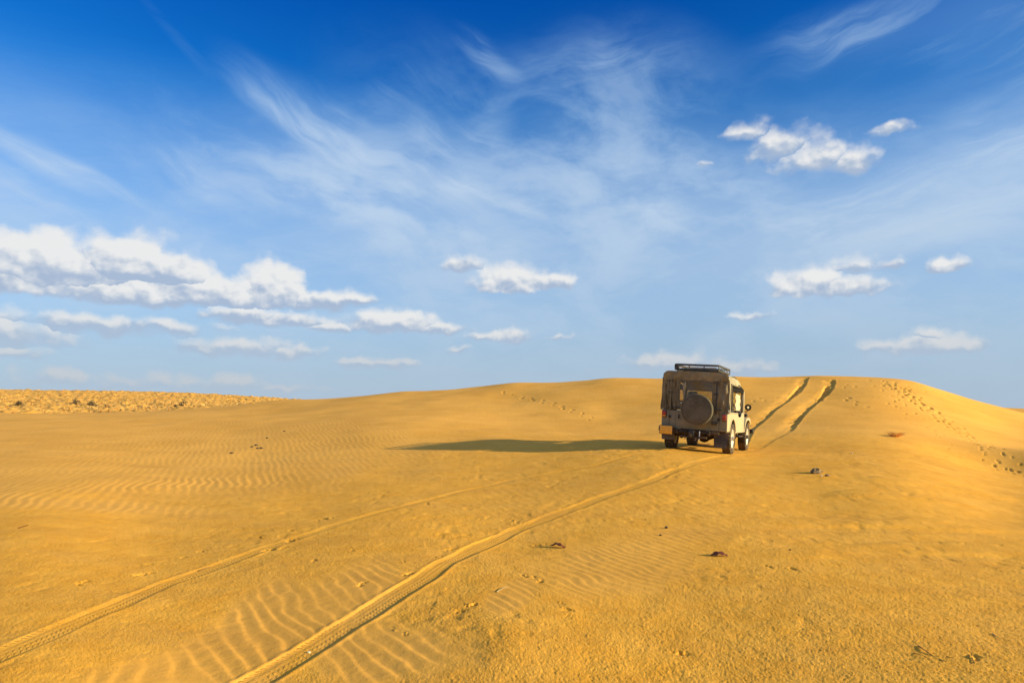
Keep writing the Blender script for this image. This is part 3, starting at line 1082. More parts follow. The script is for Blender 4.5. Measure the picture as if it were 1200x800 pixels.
CREAM = paint('cream_paint', (0.43, 0.365, 0.22), 0.45, dust_amt=0.32, wear=0.5)
CREAM_SHADED = paint('cream_paint_shaded_worn', (0.20, 0.187, 0.125), 0.55, dust_amt=0.15, wear=0.8)  # same cream paint, rear shade put into the colour, plus worn spots
KHAKI_SHADED = cloth('khaki_canvas_shaded', (0.215, 0.172, 0.102))  # shaded copy of the canvas, rear shade put into the colour
PIPE = cloth('pale_piping', (0.20, 0.165, 0.10))
CANVAS_LIT = cloth('canvas_lit', (0.36, 0.295, 0.175))  # lit copy of the same canvas, sunlight put into the colour
SHADECLOTH = cloth('interior_shade_cloth', (0.012, 0.010, 0.008))  # near black: shade under the eave put into the colour
DOORWAY_BRIGHT = cloth('doorway_bright_cloth', (0.55, 0.47, 0.30))  # light put into the colour, for the bright patch in the doorway
COVER = cloth('spare_cover_cloth', (0.125, 0.105, 0.072), 200, 0.012)
RUBBER = paint('tyre_rubber', (0.022, 0.021, 0.020), 0.85, dust=(0.42, 0.27, 0.12), dust_amt=0.30, spec=0.2)
FLAP = paint('mud_flap_rubber', (0.035, 0.034, 0.036), 0.7, dust=(0.30, 0.21, 0.12), dust_amt=0.32, spec=0.3)
BLACK = paint('black_metal', (0.018, 0.018, 0.018), 0.45, dust=(0.30, 0.2, 0.1), dust_amt=0.14)
CHASSIS = paint('chassis_metal', (0.024, 0.020, 0.017), 0.7, dust=(0.22, 0.13, 0.06), dust_amt=0.35, spec=0.3)
RIM = paint('white_rim', (0.74, 0.70, 0.58), 0.45, dust_amt=0.25)
RED = plain('red_lens', (0.42, 0.018, 0.012), 0.25)
AMBER = plain('amber_lens', (0.75, 0.22, 0.02), 0.3)
PLATE = paint('yellow_plate', (0.90, 0.42, 0.025), 0.5, dust_amt=0.20)
CHROME = plain('bright_metal', (0.62, 0.62, 0.62), 0.22, metal=1.0)
RACK = paint('rack_metal', (0.03, 0.038, 0.042), 0.35, dust_amt=0.08)
SEAT = paint('seat_vinyl', (0.055, 0.085, 0.10), 0.6, dust_amt=0.15)
PALE_METAL = plain('mirror_glass', (0.80, 0.80, 0.80), 0.05, metal=1.0)


def glass_mat(name, tint, rough, trans):
    """clear sheet: mostly see-through, partly reflecting"""
    m = bpy.data.materials.new(name); m.use_nodes = True
    N = NT(m.node_tree)
    N.n.remove(N.n['Principled BSDF'])
    out = N.n['Material Output']
    t = N.n.new('ShaderNodeBsdfTransparent'); t.inputs[0].default_value = col(tint)
    gl = N.n.new('ShaderNodeBsdfGlossy'); gl.inputs['Roughness'].default_value = rough
    gl.inputs['Color'].default_value = (0.9, 0.9, 0.9, 1)
    df = N.n.new('ShaderNodeBsdfDiffuse'); df.inputs['Color'].default_value = (0.40, 0.29, 0.15, 1)
    fr = N.n.new('ShaderNodeFresnel'); fr.inputs[0].default_value = 1.45
    mx = N.n.new('ShaderNodeMixShader'); mx2 = N.n.new('ShaderNodeMixShader')
    N.l.new(fr.outputs[0], mx.inputs[0]); N.l.new(t.outputs[0], mx.inputs[1]); N.l.new(gl.outputs[0], mx.inputs[2])
    mx2.inputs[0].default_value = 1 - trans
    N.l.new(mx.outputs[0], mx2.inputs[1]); N.l.new(df.outputs[0], mx2.inputs[2])
    N.l.new(mx2.outputs[0], out.inputs[0])
    return m


GLASS = glass_mat('windscreen_glass', (0.92, 0.95, 0.92), 0.02, 0.96)
VINYL = glass_mat('clear_vinyl', (0.82, 0.78, 0.68), 0.18, 0.84)

# ================================================================ THE JEEP
# local frame: x right, y forward, z up; origin on the ground below the middle of the rear axle
TRK, WB, WR = 0.665, 2.30, 0.365     # half track, wheelbase, wheel radius


def wheel_parts(parent, x, y, side):
    w = empty('wheel', (x, y, WR)); w.parent = parent
    prof = [(-0.085, 0.215), (-0.10, 0.245), (-0.105, 0.30), (-0.092, 0.342), (-0.070, 0.360), (0.070, 0.360), (0.092, 0.342), (0.105, 0.30), (0.10, 0.245), (0.085, 0.215)]
    m = MB().lathe(prof, 'X', n=40, closed=True)
    # tread lugs in staggered rows
    for k in range(30):
        a = 2 * math.pi * k / 30
        for r_, x_ in ((0, -0.068), (0.5, 0.0), (0, 0.068)):
            aa = a + r_ * 2 * math.pi / 30
            rot = Matrix.Rotation(-aa, 3, 'X') @ Matrix.Rotation(0.25 * (1 if x_ > 0 else -1), 3, 'Z')
            m.box((x_, math.sin(aa) * 0.361, math.cos(aa) * 0.361), (0.052, 0.036, 0.020), rot)
    m.build('tyre', RUBBER, w, 40)
    s = side
    m = MB().lathe([(s * 0.085, 0.216), (s * 0.088, 0.195), (s * 0.062, 0.175), (s * 0.045, 0.155), (s * 0.050, 0.110), (s * 0.070, 0.085), (s * 0.070, 0.0)], 'X', n=36)
    m.lathe([(-s * 0.085, 0.216), (-s * 0.06, 0.18), (s * 0.03, 0.17), (s * 0.045, 0.155)], 'X', n=36)
    m.build('rim', RIM, w, 40)
    m = MB().lathe([(s * 0.062, 0.052), (s * 0.112, 0.046), (s * 0.118, 0.036), (s * 0.118, 0.0)], 'X', n=20)
    for k in range(5):
        a = 2 * math.pi * k / 5
        m.lathe([(s * 0.066, 0.010), (s * 0.082, 0.009), (s * 0.083, 0)], 'X', (0, math.cos(a) * 0.072, math.sin(a) * 0.072), 6)
    m.build('hub', CHROME if abs(y) < 0.1 else BLACK, w, 40)
    return w


def arch(cy, rad, z0, n=14):
    """arc points over a wheel, from front to back (y,z)"""
    pts = []
    for k in range(n + 1):
        a = math.pi * k / n
        pts.append((cy + math.cos(a) * rad, max(z0, WR + 0.005 + math.sin(a) * rad)))
    return pts


def curtain_fold(u, v):
    return 0.0


def make_jeep():
    J = empty('off_road_jeep')
    tag(J, 'cream open jeep with khaki canvas top, covered spare wheel and black roof rack', 'jeep')
    # ---- wheels
    for sx in (-1, 1):
        for y in (0, WB):
            wheel_parts(J, sx * TRK, y, sx)

    # ---- tub (body): side panels with the rear wheel opening and low door cut
    hw = 0.745
    zb, zt = 0.53, 0.95
    for s in (-1, 1):
        out = [(-0.70, zb)] + list(reversed(arch(0.0, 0.45, zb))) + [(0.455, zb - 0.04), (1.45, zb - 0.04), (1.62, zb - 0.04), (1.62, 0.98), (1.36, 0.98), (1.32, 0.95), (1.27, 0.90), (1.20, 0.87), (0.86, 0.87), (0.80, 0.90), (0.76, 0.93), (0.70, zt), (-0.70, zt)]
        m = MB().prism(out, s * hw, s * (hw - 0.022), 0)
        m.build('side_panel', CREAM, J, 35, 0.006)
        # rolled rim round the wheel opening
        a = [(s * (hw + 0.004), y, z) for y, z in arch(0.0, 0.455, zb)]
        MB().tube(a, 0.016, 6).build('wheel_arch_lip', CREAM, J)
        # inner wheel box
        m = MB()
        ap = arch(0.0, 0.46, zb, 12)
        m.sheet(lambda u, v: (s * (hw - 0.03 - v * 0.24), *ap[min(12, int(round(u * 12)))]), 12, 1, 0.01)
        m.build('wheel_box', CHASSIS, J)
        # rub rail along the top of the tub
        MB().tube([(s * hw, -0.70, zt + 0.006), (s * hw, 0.70, zt + 0.006)], 0.014, 8).build('tub_rail', CREAM, J)
    m = MB().box((0, 0.46, zb - 0.01), (2 * hw - 0.06, 2.28, 0.03))
    m.build('floor_pan', CHASSIS, J)
    # rear corner panels and tailgate
    for s in (-1, 1):
        m = MB().box((s * 0.655, -0.70, (zb + zt) / 2), (0.178, 0.03, zt - zb), bev=0.008)
        m.box((s * 0.655, -0.722, zb + 0.035), (0.15, 0.012, 0.03))
        m.build('rear_corner_panel', CREAM_SHADED, J)
    m = MB().box((0, -0.70, (zb + zt) / 2 - 0.005), (1.12, 0.026, zt - zb - 0.012), bev=0.006)
    m.box((0, -0.716, zb + 0.36), (1.06, 0.012, 0.022), bev=0.003).box((0, -0.716, zb + 0.06), (1.06, 0.012, 0.022), bev=0.003)
    m.box((-0.43, -0.717, zb + 0.21), (0.022, 0.012, 0.30), bev=0.003).box((0.43, -0.717, zb + 0.21), (0.022, 0.012, 0.30), bev=0.003)
    tg = m.build('tailgate', CREAM_SHADED, J)
    for s in (-1, 1):
        MB().box((s * 0.555, -0.728, 0.79), (0.05, 0.03, 0.055), bev=0.006).tube([(s * 0.555, -0.745, 0.83), (s * 0.555, -0.745, 0.75)], 0.010, 6).build('latch', BLACK, tg)
    for x in (-0.33, 0.33):
        MB().box((x, -0.722, zb + 0.015), (0.10, 0.02, 0.035), bev=0.004).tube([(x - 0.05, -0.735, zb), (x + 0.05, -0.735, zb)], 0.011, 8).build('hinge', CREAM_SHADED, tg)
    MB().box((-0.345, -0.735, 0.80), (0.028, 0.02, 0.10), bev=0.006).build('handle', BLACK, tg)
    # ---- tail lamps
    for s in (-1, 1):
        l = MB().box((s * 0.683, -0.735, 0.845), (0.105, 0.05, 0.155), bev=0.012).build('tail_lamp', BLACK, J)
        MB().box((s * 0.683, -0.768, 0.868), (0.085, 0.024, 0.085), bev=0.010).build('red_lens', RED, l)
        MB().box((s * 0.683, -0.766, 0.800), (0.085, 0.020, 0.040), bev=0.008).build('indicator_lens', AMBER if s < 0 else RED, l)
    # small black stop lamp and reflector boxes right of the spare
    MB().box((0.475, -0.752, 0.70), (0.13, 0.055, 0.075), bev=0.008).build('tow_socket', BLACK, J)
    MB().box((-0.40, -0.724, 0.60), (0.17, 0.008, 0.03), bev=0.002).build('step_badge', CREAM_SHADED, J)

    # ---- chassis, axles and what hangs below
    for s in (-1, 1):
        MB().box((s * 0.36, 0.95, 0.46), (0.055, 3.5, 0.10), bev=0.006).build('chassis_rail', CHASSIS, J)
        for cy in (0.0, WB):
            m = MB()
            for k in range(4):
                L = 0.50 - 0.10 * k
                m.tube([(s * 0.43, cy - L, 0.385 - 0.012 * k + 0.05), (s * 0.43, cy - L / 2, 0.345 - 0.013 * k + 0.02), (s * 0.43, cy, 0.33 - 0.013 * k), (s * 0.43, cy + L / 2, 0.345 - 0.013 * k + 0.02), (s * 0.43, cy + L, 0.385 - 0.012 * k + 0.05)], 0.014, 5)
            m.box((s * 0.43, cy, 0.34), (0.075, 0.10, 0.10), bev=0.01)
            m.build('leaf_spring', CHASSIS, J)
            MB().tube([(s * 0.33, cy - 0.12, 0.60), (s * 0.40, cy - 0.10, 0.32)], [0.028, 0.022], 8).build('shock_absorber', CHASSIS, J)
    for cy, dx in ((0.0, 0.10), (WB, 0.20)):
        m = MB().tube([(-TRK + 0.07, cy, WR), (TRK - 0.07, cy, WR)], 0.036, 10)
        m.lathe([(-0.13, 0.03), (-0.10, 0.09), (-0.04, 0.135), (0.05, 0.14), (0.10, 0.09), (0.13, 0.03)], 'Y', (dx, cy, WR), 16)
        m.tube([(dx - 0.22, cy, WR), (dx - 0.08, cy, WR), (dx + 0.08, cy, WR), (dx + 0.22, cy, WR)], [0.036, 0.10, 0.10, 0.036], 12)
        m.build('axle', CHASSIS, J)
    MB().tube([(0.10, 0.10, WR + 0.02), (0.10, 0.95, 0.44)], 0.03, 8).build('drive_shaft', CHASSIS, J)
    MB().box((0.1, 1.15, 0.44), (0.30, 0.55, 0.20), bev=0.03).build('gearbox', CHASSIS, J)
    MB().box((-0.10, -0.40, 0.465), (0.55, 0.34, 0.13), bev=0.02).build('fuel_tank', CHASSIS, J)
    MB().tube([(0.33, 0.9, 0.40), (0.30, 0.3, 0.41), (0.24, 0.1, 0.47), (0.24, -0.35, 0.42), (0.24, -0.82, 0.36)], 0.021, 8, caps=False).build('exhaust_pipe', CHASSIS, J)
    # rear cross member, towing pintle, and the spare wheel bracket below the tailgate
    m = MB().box((0, -0.74, 0.475), (1.16, 0.05, 0.07), bev=0.008)
    m.build('rear_crossmember', CHASSIS, J)
    m = MB().box((-0.02, -0.82, 0.44), (0.12, 0.05, 0.16), bev=0.01).tube([(-0.02, -0.84, 0.40), (-0.02, -0.92, 0.39), (-0.02, -0.95, 0.43)], 0.016, 8)
    m.build('tow_hook', BLACK, J)
    for x in (-0.16, 0.16, 0.05):
        MB().tube([(x, -0.80, 0.50), (x, -0.81, 0.30)], 0.011, 6).build('drawbar_strut', CHROME if x == 0.16 else CHASSIS, J)
    MB().box((0.02, -0.81, 0.36), (0.62, 0.05, 0.045), bev=0.006).build('drawbar', CHASSIS, J)
    # bumperettes: left carries the yellow number plate
    m = MB().box((-0.62, -0.80, 0.50), (0.32, 0.045, 0.10), bev=0.01)
    m.build('bumperette', BLACK, J)
    pl = MB().box((-0.60, -0.835, 0.478), (0.31, 0.014, 0.205), bev=0.004).build('number_plate', BLACK, J)
    MB().box((-0.60, -0.8435, 0.478), (0.29, 0.006, 0.188), bev=0.002).build('plate_face', PLATE, pl)
    # mud flaps behind the rear wheels
    for s in (-1, 1):
        x0 = s * 0.60
        def fl(u, v, s=s, x0=x0):
            w = (u - 0.5) * (0.33 - 0.05 * v)
            return (x0 + w, -0.60 - 0.06 * v + 0.035 * v * v - 0.018 * math.sin(u * math.pi) * v, 0.50 - (0.34 if s > 0 else 0.25) * v)
        MB().sheet(fl, 8, 8, 0.008).build('mud_flap', FLAP, J)
    # ---- bonnet, cowl, front wings
    m = MB()
    prof = []
    def hood(u, v):
        y = 1.60 + 1.15 * v
        w = 0.60 - 0.10 * v
        t = (u - 0.5) * 2
        return (w * t, y, 1.02 - 0.10 * v - 0.045 * abs(t) ** 4)
    m.sheet(hood, 12, 6, 0.012)
    m.build('bonnet', CREAM, J)
    for s in (-1, 1):
        m = MB().prism([(1.60, 0.50), (2.72, 0.50), (2.75, 0.88), (1.60, 0.97)], s * 0.50, s * 0.515, 0)
        m.build('bonnet_side', CREAM, J)
        # flat topped front wing with its skirt
        pts = [(1.60, 0.52), (1.78, 0.545), (1.95, 0.74), (2.10, 0.835), (2.35, 0.86), (2.62, 0.855), (2.78, 0.80), (2.82, 0.72)]
        def wing(u, v, s=s):
            t = u * (len(pts) - 1); i = min(int(t), len(pts) - 2); f = t - i
            y = pts[i][0] * (1 - f) + pts[i + 1][0] * f; z = pts[i][1] * (1 - f) + pts[i + 1][1] * f
            return (s * (0.51 + 0.245 * v), y, z)
        MB().sheet(wing, 14, 2, 0.010).build('front_wing', CREAM, J)
        sk = [(y, z - 0.002) for y, z in pts] + [(2.80, 0.66), (2.70, 0.74), (2.55, 0.80), (2.35, 0.80), (2.12, 0.775), (1.97, 0.68), (1.80, 0.50), (1.60, 0.49)]
        MB().prism(sk, s * 0.755, s * 0.742, 0).build('wing_skirt', CREAM, J)
        # cowl side panel ahead of the door opening
        m = MB().prism([(1.35, 0.49), (1.72, 0.49), (1.66, 0.97), (1.36, 0.985)], s * (hw + 0.003), s * (hw - 0.02), 0)
        m.build('cowl_side', CREAM, J, bev=0.005)
        # marker lamp on the wing
        l = MB().lathe([(-0.05, 0.0), (-0.05, 0.035), (0.0, 0.05), (0.04, 0.05)], 'Y', (s * 0.66, 2.55, 0.925), 16).tube([(s * 0.66, 2.55, 0.85), (s * 0.66, 2.55, 0.89)], 0.012, 6).build('wing_lamp', BLACK, J)
        MB().lathe([(0.04, 0.046), (0.055, 0.03), (0.058, 0.0)], 'Y', (s * 0.66, 2.55, 0.925), 16).build('lens', AMBER, l)
        # round headlamp
        l = MB().lathe([(-0.10, 0.0), (-0.09, 0.07), (0.0, 0.10), (0.02, 0.10)], 'Y', (s * 0.37, 2.76, 0.74), 20).build('headlamp', BLACK, J)
        MB().lathe([(0.02, 0.094), (0.04, 0.06), (0.045, 0.0)], 'Y', (s * 0.37, 2.76, 0.74), 20).build('lens', CHROME, l)
        # step bar under the door
        MB().box((s * 0.70, 1.10, 0.40), (0.16, 0.62, 0.03), bev=0.006).tube([(s * 0.66, 0.85, 0.40), (s * 0.50, 0.85, 0.50)], 0.014, 6).tube([(s * 0.66, 1.35, 0.40), (s * 0.50, 1.35, 0.50)], 0.014, 6).build('side_step', BLACK, J)
    g = MB().box((0, 2.755, 0.70), (1.0, 0.03, 0.40), bev=0.01).build('grille_panel', CREAM, J)
    for k in range(7):
        MB().box((-0.21 + 0.07 * k, 2.774, 0.72), (0.028, 0.012, 0.24), bev=0.003).build('grille_slot', BLACK, g)
    MB().box((0, 2.92, 0.50), (1.50, 0.06, 0.13), bev=0.012).build('front_bumper', BLACK, J)
    MB().box((0.78, 2.90, 0.505), (0.09, 0.13, 0.11), bev=0.015).build('bumper_end', BLACK, J)
    MB().box((0, 1.62, 0.93), (1.42, 0.10, 0.14), bev=0.02).build('cowl', CREAM, J)
    MB().box((0, 1.545, 0.84), (1.40, 0.03, 0.24), bev=0.008).build('dashboard', BLACK, J)

    # ---- windscreen: leaning frame, two panes, wipers
    zr = 1.50
    def ws(t, x):            # point on the screen plane at height t (0..1)
        return (x, 1.62 - 0.10 * t, 0.99 + (zr - 0.99) * t)
    f = MB()
    for x in (-0.70, 0.70):
        f.tube([ws(0, x), ws(1, x)], 0.022, 8)
    f.tube([ws(0.02, -0.70), ws(0.02, 0.70)], 0.022, 8).tube([ws(1, -0.70), ws(1, 0.70)], 0.024, 8).tube([ws(0, 0), ws(1, 0)], 0.014, 8)
    fr = f.build('windscreen_frame', CREAM, J)
    for s in (-1, 1):
        m = MB().sheet(lambda u, v, s=s: ws(0.05 + 0.90 * v, s * (0.02 + 0.66 * u)), 1, 1, 0.005)
        m.build('pane', GLASS, fr, 0)
        MB().tube([(s * 0.35, 1.63, 1.02), (s * 0.50, 1.575, 1.36)], 0.006, 5).build('wiper', BLACK, fr)

    # ---- seats, steering wheel, roll hoop
    for s in (-1, 1):
        st = MB().box((s * 0.36, 0.98, 0.80), (0.46, 0.46, 0.12), bev=0.04, seg=3).build('seat', SEAT, J)
        MB().box((s * 0.36, 0.75, 1.06), (0.44, 0.11, 0.50), Matrix.Rotation(-0.12, 3, 'X'), 0.045, 3).build('seat_back', SEAT, st)
        MB().box((s * 0.36, 0.71, 1.36), (0.24, 0.085, 0.15), Matrix.Rotation(-0.12, 3, 'X'), 0.035, 3).build('headrest', SEAT, st)
        MB().box((s * 0.55, -0.10, 0.98), (0.28, 1.0, 0.10), bev=0.03, seg=3).build('rear_bench', SEAT, J)
    m = MB()
    c = Vector((0.36, 1.33, 1.10)); ax = Vector((0, -0.75, 0.66)).normalized(); u_ = Vector((1, 0, 0)); w_ = ax.cross(u_)
    m.tube([c + (u_ * math.cos(a) + w_ * math.sin(a)) * 0.195 for a in [2 * math.pi * k / 28 for k in range(28)]], 0.013, 6, closed=True)
    for a in (0.3, math.pi - 0.3, -math.pi / 2):
        m.tube([c, c + (u_ * math.cos(a) + w_ * math.sin(a)) * 0.19], 0.009, 5)
    m.tube([c, c - ax * 0.35], 0.02, 8)
    m.build('steering_wheel', BLACK, J)

    # ---- canvas hood -----------------------------------------------------------
    CW, CZ, CY0, CY1 = 0.765, 1.845, -0.70, 0.62     # half width, crown, rear, front of the rear section
    def section(t):
        """outline of the hood across the car, t 0..1 from left hem over the top to the right hem"""
        pts = [(-CW - 0.012, 0.90), (-CW - 0.008, 1.15), (-CW + 0.005, 1.45), (-CW + 0.015, 1.66), (-CW + 0.045, 1.76), (-CW + 0.12, 1.822), (-0.45, CZ), (0, CZ + 0.012),
               (0.45, CZ), (CW - 0.12, 1.822), (CW - 0.045, 1.76), (CW - 0.015, 1.66), (CW - 0.005, 1.45), (CW + 0.008, 1.15), (CW + 0.012, 0.90)]
        q = t * (len(pts) - 1); i = min(int(q), len(pts) - 2); f = q - i
        return (pts[i][0] * (1 - f) + pts[i + 1][0] * f, pts[i][1] * (1 - f) + pts[i + 1][1] * f)
    def hoodf(u, v):
        x, z = section(u)
        y = CY0 + (CY1 - CY0) * v
        s = 1 if x > 0 else -1
        side = min(1.0, max(0.0, (1.72 - z) / 0.3))
        fold = side * (0.014 * math.sin(y * 16 + z * 5.0 + 1.2 * math.sin(z * 7)) + 0.010 * math.sin(y * 31 - z * 9))
        sag = -0.014 * abs(math.sin((v) * math.pi * 3)) * (1 - side)
        # the side cloth hangs only at the rear corner; further forward it is rolled up under the eave
        lim = 1.60 if v > 0.17 else 0.93 + max(0.0, v - 0.10) / 0.07 * 0.67
        if z < lim:
            z = lim - 0.004 * (lim - z)
        if side > 0.9 and z < 1.2:
            z = z + (0.02 * math.sin(y * 9) + 0.03 * v)
        return (x + s * fold, y, z + sag)
    MB().sheet(hoodf, 56, 30, 0.006).build('canvas_hood', CANVAS_LIT, J, 60)
    # thick hem band hanging over the top of the rear opening
    def val(u, v):
        t = 0.235 + 0.53 * u
        x, z = section(t)
        return (x, CY0 - 0.022 - 0.006 * math.sin(u * 40), z + 0.004 - 0.0)
    m = MB()
    def band(u, v):
        x = (u - 0.5) * 2 * (CW - 0.02)
        edge = abs(x) / CW
        top = CZ + 0.01 - (0.11 * max(0, (edge - 0.82) / 0.18) ** 2)
        bot = 1.655 - 0.012 * math.sin(u * 19) + 0.0 * edge
        return (x, CY0 - 0.020 - 0.010 * math.sin(v * math.pi) - 0.006 * math.sin(u * 27 + v * 4), top + (bot - top) * v)
    m.sheet(band, 40, 8, 0.007)
    m.build('rear_valance', cloth('shaded_canvas_band', (0.27, 0.205, 0.112)), J, 60)  # band of the same cloth, rear shade put into its colour

    # rear curtain: canvas with a clear vinyl window; gathered folds at its left edge
    WX0, WX1, WZ0, WZ1 = -0.35, 0.40, 1.10, 1.64
    def rear(x, z):
        e = 0.0
        if x < -0.33:                 # gathered, loosely buckled cloth
            k = min(1.0, (-0.33 - x) / 0.12)
            pin = 0.35 + 0.65 * min(1.0, min(abs(z - 1.36), abs(z - 1.62)) / 0.14)
            e += k * pin * (0.030 * math.sin(x * 62 + 2.2 * math.sin(z * 5.5)) + 0.016 * math.sin(x * 110 + z * 11))
        if x > 0.46:
            k = (x - 0.46) / 0.1
            e += min(1, k) * (0.016 * math.sin(x * 45 - z * 7) + 0.012 * math.sin(z * 17 + x * 30))
        e += 0.008 * math.sin(z * 9 + x * 5)
        return CY0 - 0.020 - e * 1.1 - 0.010 * (z < 1.0)
    def piece(xa, xb, za, zb_, name, nu, nv, mat=KHAKI_SHADED, hem=0.0):
        def f(u, v):
            x = xa + (xb - xa) * u; z = za + (zb_ - za) * v
            if hem and v < 0.02:
                z += hem * math.sin(x * 21)
            return (x, rear(x, z), z)
        return MB().sheet(f, nu, nv, 0.005).build(name, mat, J, 60)
    piece(-CW, WX0, 0.975, 1.70, 'rear_curtain', 34, 36, KHAKI_SHADED, 0.015)
    piece(WX1, CW, 0.93, 1.70, 'rear_curtain', 22, 36, KHAKI_SHADED, 0.025)
    piece(WX0, WX1, 0.96, WZ0, 'rear_curtain', 22, 6)
    piece(WX0, WX1, WZ1, 1.70, 'rear_curtain', 22, 3)
    wn = MB().sheet(lambda u, v: (WX0 + (WX1 - WX0) * u, CY0 - 0.008 - 0.010 * math.sin(u * 7 + v * 3), WZ0 + (WZ1 - WZ0) * v), 16, 12, 0.003).build('rear_window', VINYL, J, 60)
    m = MB()
    for a, b in (((WX0, WZ0), (WX1, WZ0)), ((WX1, WZ0), (WX1, WZ1)), ((WX1, WZ1), (WX0, WZ1)), ((WX0, WZ1), (WX0, WZ0))):
        m.tube([(a[0], CY0 - 0.026, a[1]), (b[0], CY0 - 0.026, b[1])], 0.011, 5)
    m.build('binding', KHAKI_SHADED, wn)
    # a rolled strap in the lit canvas colour, for a highlight, at the window's left side
    MB().tube([(-0.22, CY0 - 0.034, 1.62), (-0.235, CY0 - 0.045, 1.50), (-0.25, CY0 - 0.04, 1.35), (-0.24, CY0 - 0.034, 1.22)], [0.014, 0.040, 0.030, 0.010], 8).build('rolled_flap', CANVAS_LIT, J, 60)
    # vertical webbing straps with buckles
    for x, z0, z1 in ((-0.545, 0.96, 1.66), (0.50, 0.90, 1.66)):
        stp = MB().box((x, CY0 - 0.078, (z0 + z1) / 2), (0.030, 0.006, z1 - z0)).build('strap', KHAKI_SHADED if x < 0 else BLACK, J)
        for z in (1.62, 1.36, 1.0):
            MB().box((x - 0.035, CY0 - 0.086, z), (0.050, 0.016, 0.030), bev=0.005).box((x + 0.03, CY0 - 0.086, z), (0.040, 0.016, 0.030), bev=0.005).build('buckle', BLACK, stp)
    # dark bar along the top of the tailgate, seen left of the spare
    MB().tube([(-0.60, -0.738, 1.005), (0.60, -0.738, 1.005)], 0.016, 8).build('tailgate_bar', BLACK, J)
    # hood hoops
    for y in (-0.62, 0.0, 0.56):
        m = MB()
        m.tube([(-0.72, y, 0.95), (-0.72, y, 1.66), (-0.66, y, 1.77), (-0.55, y, 1.805), (0.55, y, 1.805), (0.66, y, 1.77), (0.72, y, 1.66), (0.72, y, 0.95)], 0.016, 8)
        m.build('hood_hoop', BLACK, J)
    # front part of the hood: same canvas in its lit colour, running down to the windscreen
    def froof(u, v):
        t = (u - 0.5) * 2
        y = 0.60 + 1.04 * v
        wv = 0.755 - 0.02 * v
        z = 1.835 - 0.10 * v - 0.22 * v ** 3
        ed = abs(t)
        drop = 0.0
        if ed > 0.86:
            k = (ed - 0.86) / 0.14
            drop = 0.17 * k * k * (1 - 0.55 * v)
        return (wv * t if ed < 0.93 else wv * (0.93 + (ed - 0.93) * 0.5) * (1 if t > 0 else -1), y, z - drop + 0.008 * math.sin(v * 9 + t * 3))
    MB().sheet(froof, 30, 16, 0.006).build('canvas_roof_front', CANVAS_LIT, J, 60)
    # dark sheet standing for the interior shade above the door opening, and the slanting strut
    for s in (-1, 1):
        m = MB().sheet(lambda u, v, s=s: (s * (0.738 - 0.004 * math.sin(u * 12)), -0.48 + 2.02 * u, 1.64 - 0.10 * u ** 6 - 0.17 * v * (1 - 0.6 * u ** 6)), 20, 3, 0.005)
        m.build('door_shade_sheet', SHADECLOTH, J, 60)
        MB().tube([(s * 0.735, -0.45, 1.60), (s * 0.742, 0.1, 1.585), (s * 0.74, 0.60, 1.59)], 0.032, 8).build('rolled_side_curtain', SHADECLOTH, J)
        MB().tube([(s * 0.725, 1.53, 1.50), (s * 0.73, 1.05, 0.93)], 0.012, 6).build('door_strut', BLACK, J)
        MB().tube([(s * 0.735, 1.56, 0.96), (s * 0.735, 1.50, 1.52)], 0.030, 8).build('screen_post', CREAM, J)
        # pale sheet added for a bright patch in the doorway, sunlight in its colour
        MB().sheet(lambda u, v, s=s: (s * (0.745 + 0.010 * math.sin(v * 14 + u * 5)), 0.34 + 0.66 * u - 0.05 * v, 1.03 + (0.40 - 0.03 * u) * v), 6, 12, 0.006).build('doorway_bright_sheet', DOORWAY_BRIGHT, J, 60)
    # ---- mirrors
    for s in (-1, 1):
        mi = MB().tube([(s * 0.75, 1.60, 1.02), (s * 0.81, 1.62, 1.01), (s * 0.84, 1.62, 1.05)], 0.012, 6)
        mi.lathe([(0.05, 0.0), (0.045, 0.05), (0.0, 0.082), (-0.012, 0.082), (-0.012, 0.0)], 'Y', (s * 0.85, 1.60, 1.13), 24)
        mi = mi.build('side_mirror', BLACK, J)
        MB().lathe([(-0.016, 0.0), (-0.016, 0.030)], 'Y', (s * 0.85, 1.60, 1.13), 24).build('mirror_glass', PALE_METAL, mi)

    # ---- covered spare wheel on the back
    sp = MB().lathe([(-0.15, 0.0), (-0.152, 0.18), (-0.155, 0.29), (-0.145, 0.325), (-0.115, 0.350), (-0.03, 0.356), (0.04, 0.345), (0.06, 0.33), (0.06, 0.0)], 'Y', (0.10, -0.82, 0.985), 48)
    sp = sp.build('spare_wheel_cover', COVER, J, 50)
    MB().tube([(0.10 + 0.350 * math.cos(a), -0.962, 0.985 + 0.350 * math.sin(a)) for a in [2 * math.pi * k / 48 for k in range(48)]], 0.0085, 6, closed=True).build('piping', PIPE, sp)
    MB().tube([(0.055, -0.70, 0.95), (0.055, -0.80, 0.96)], 0.06, 10).build('spare_carrier', CHASSIS, J)

    # ---- roof rack
    RX0, RX1, RY0, RY1, RZ = -0.50, 0.50, -0.66, 0.80, 1.885
    rk = MB()
    cr = [(RX0, RY0), (RX1, RY0), (RX1, RY1), (RX0, RY1)]
    for z, r in ((RZ + 0.02, 0.022), (RZ + 0.125, 0.025)):
        pts = []
        for (x, y) in cr:
            cx, cy = (0.06 if x < 0 else -0.06), (0.06 if y < 0 else -0.06)
            sx = 1 if (x < 0) == (y < 0) else -1
            a = [(x, y + cy, z), (x + cx * 0.3, y + cy * 0.3, z), (x + cx, y, z)]
            pts += a if (x < 0) == (y < 0) else a[::-1]
        rk.tube(pts, r, 8, closed=True)
    rk = rk.build('roof_rack', RACK, J)
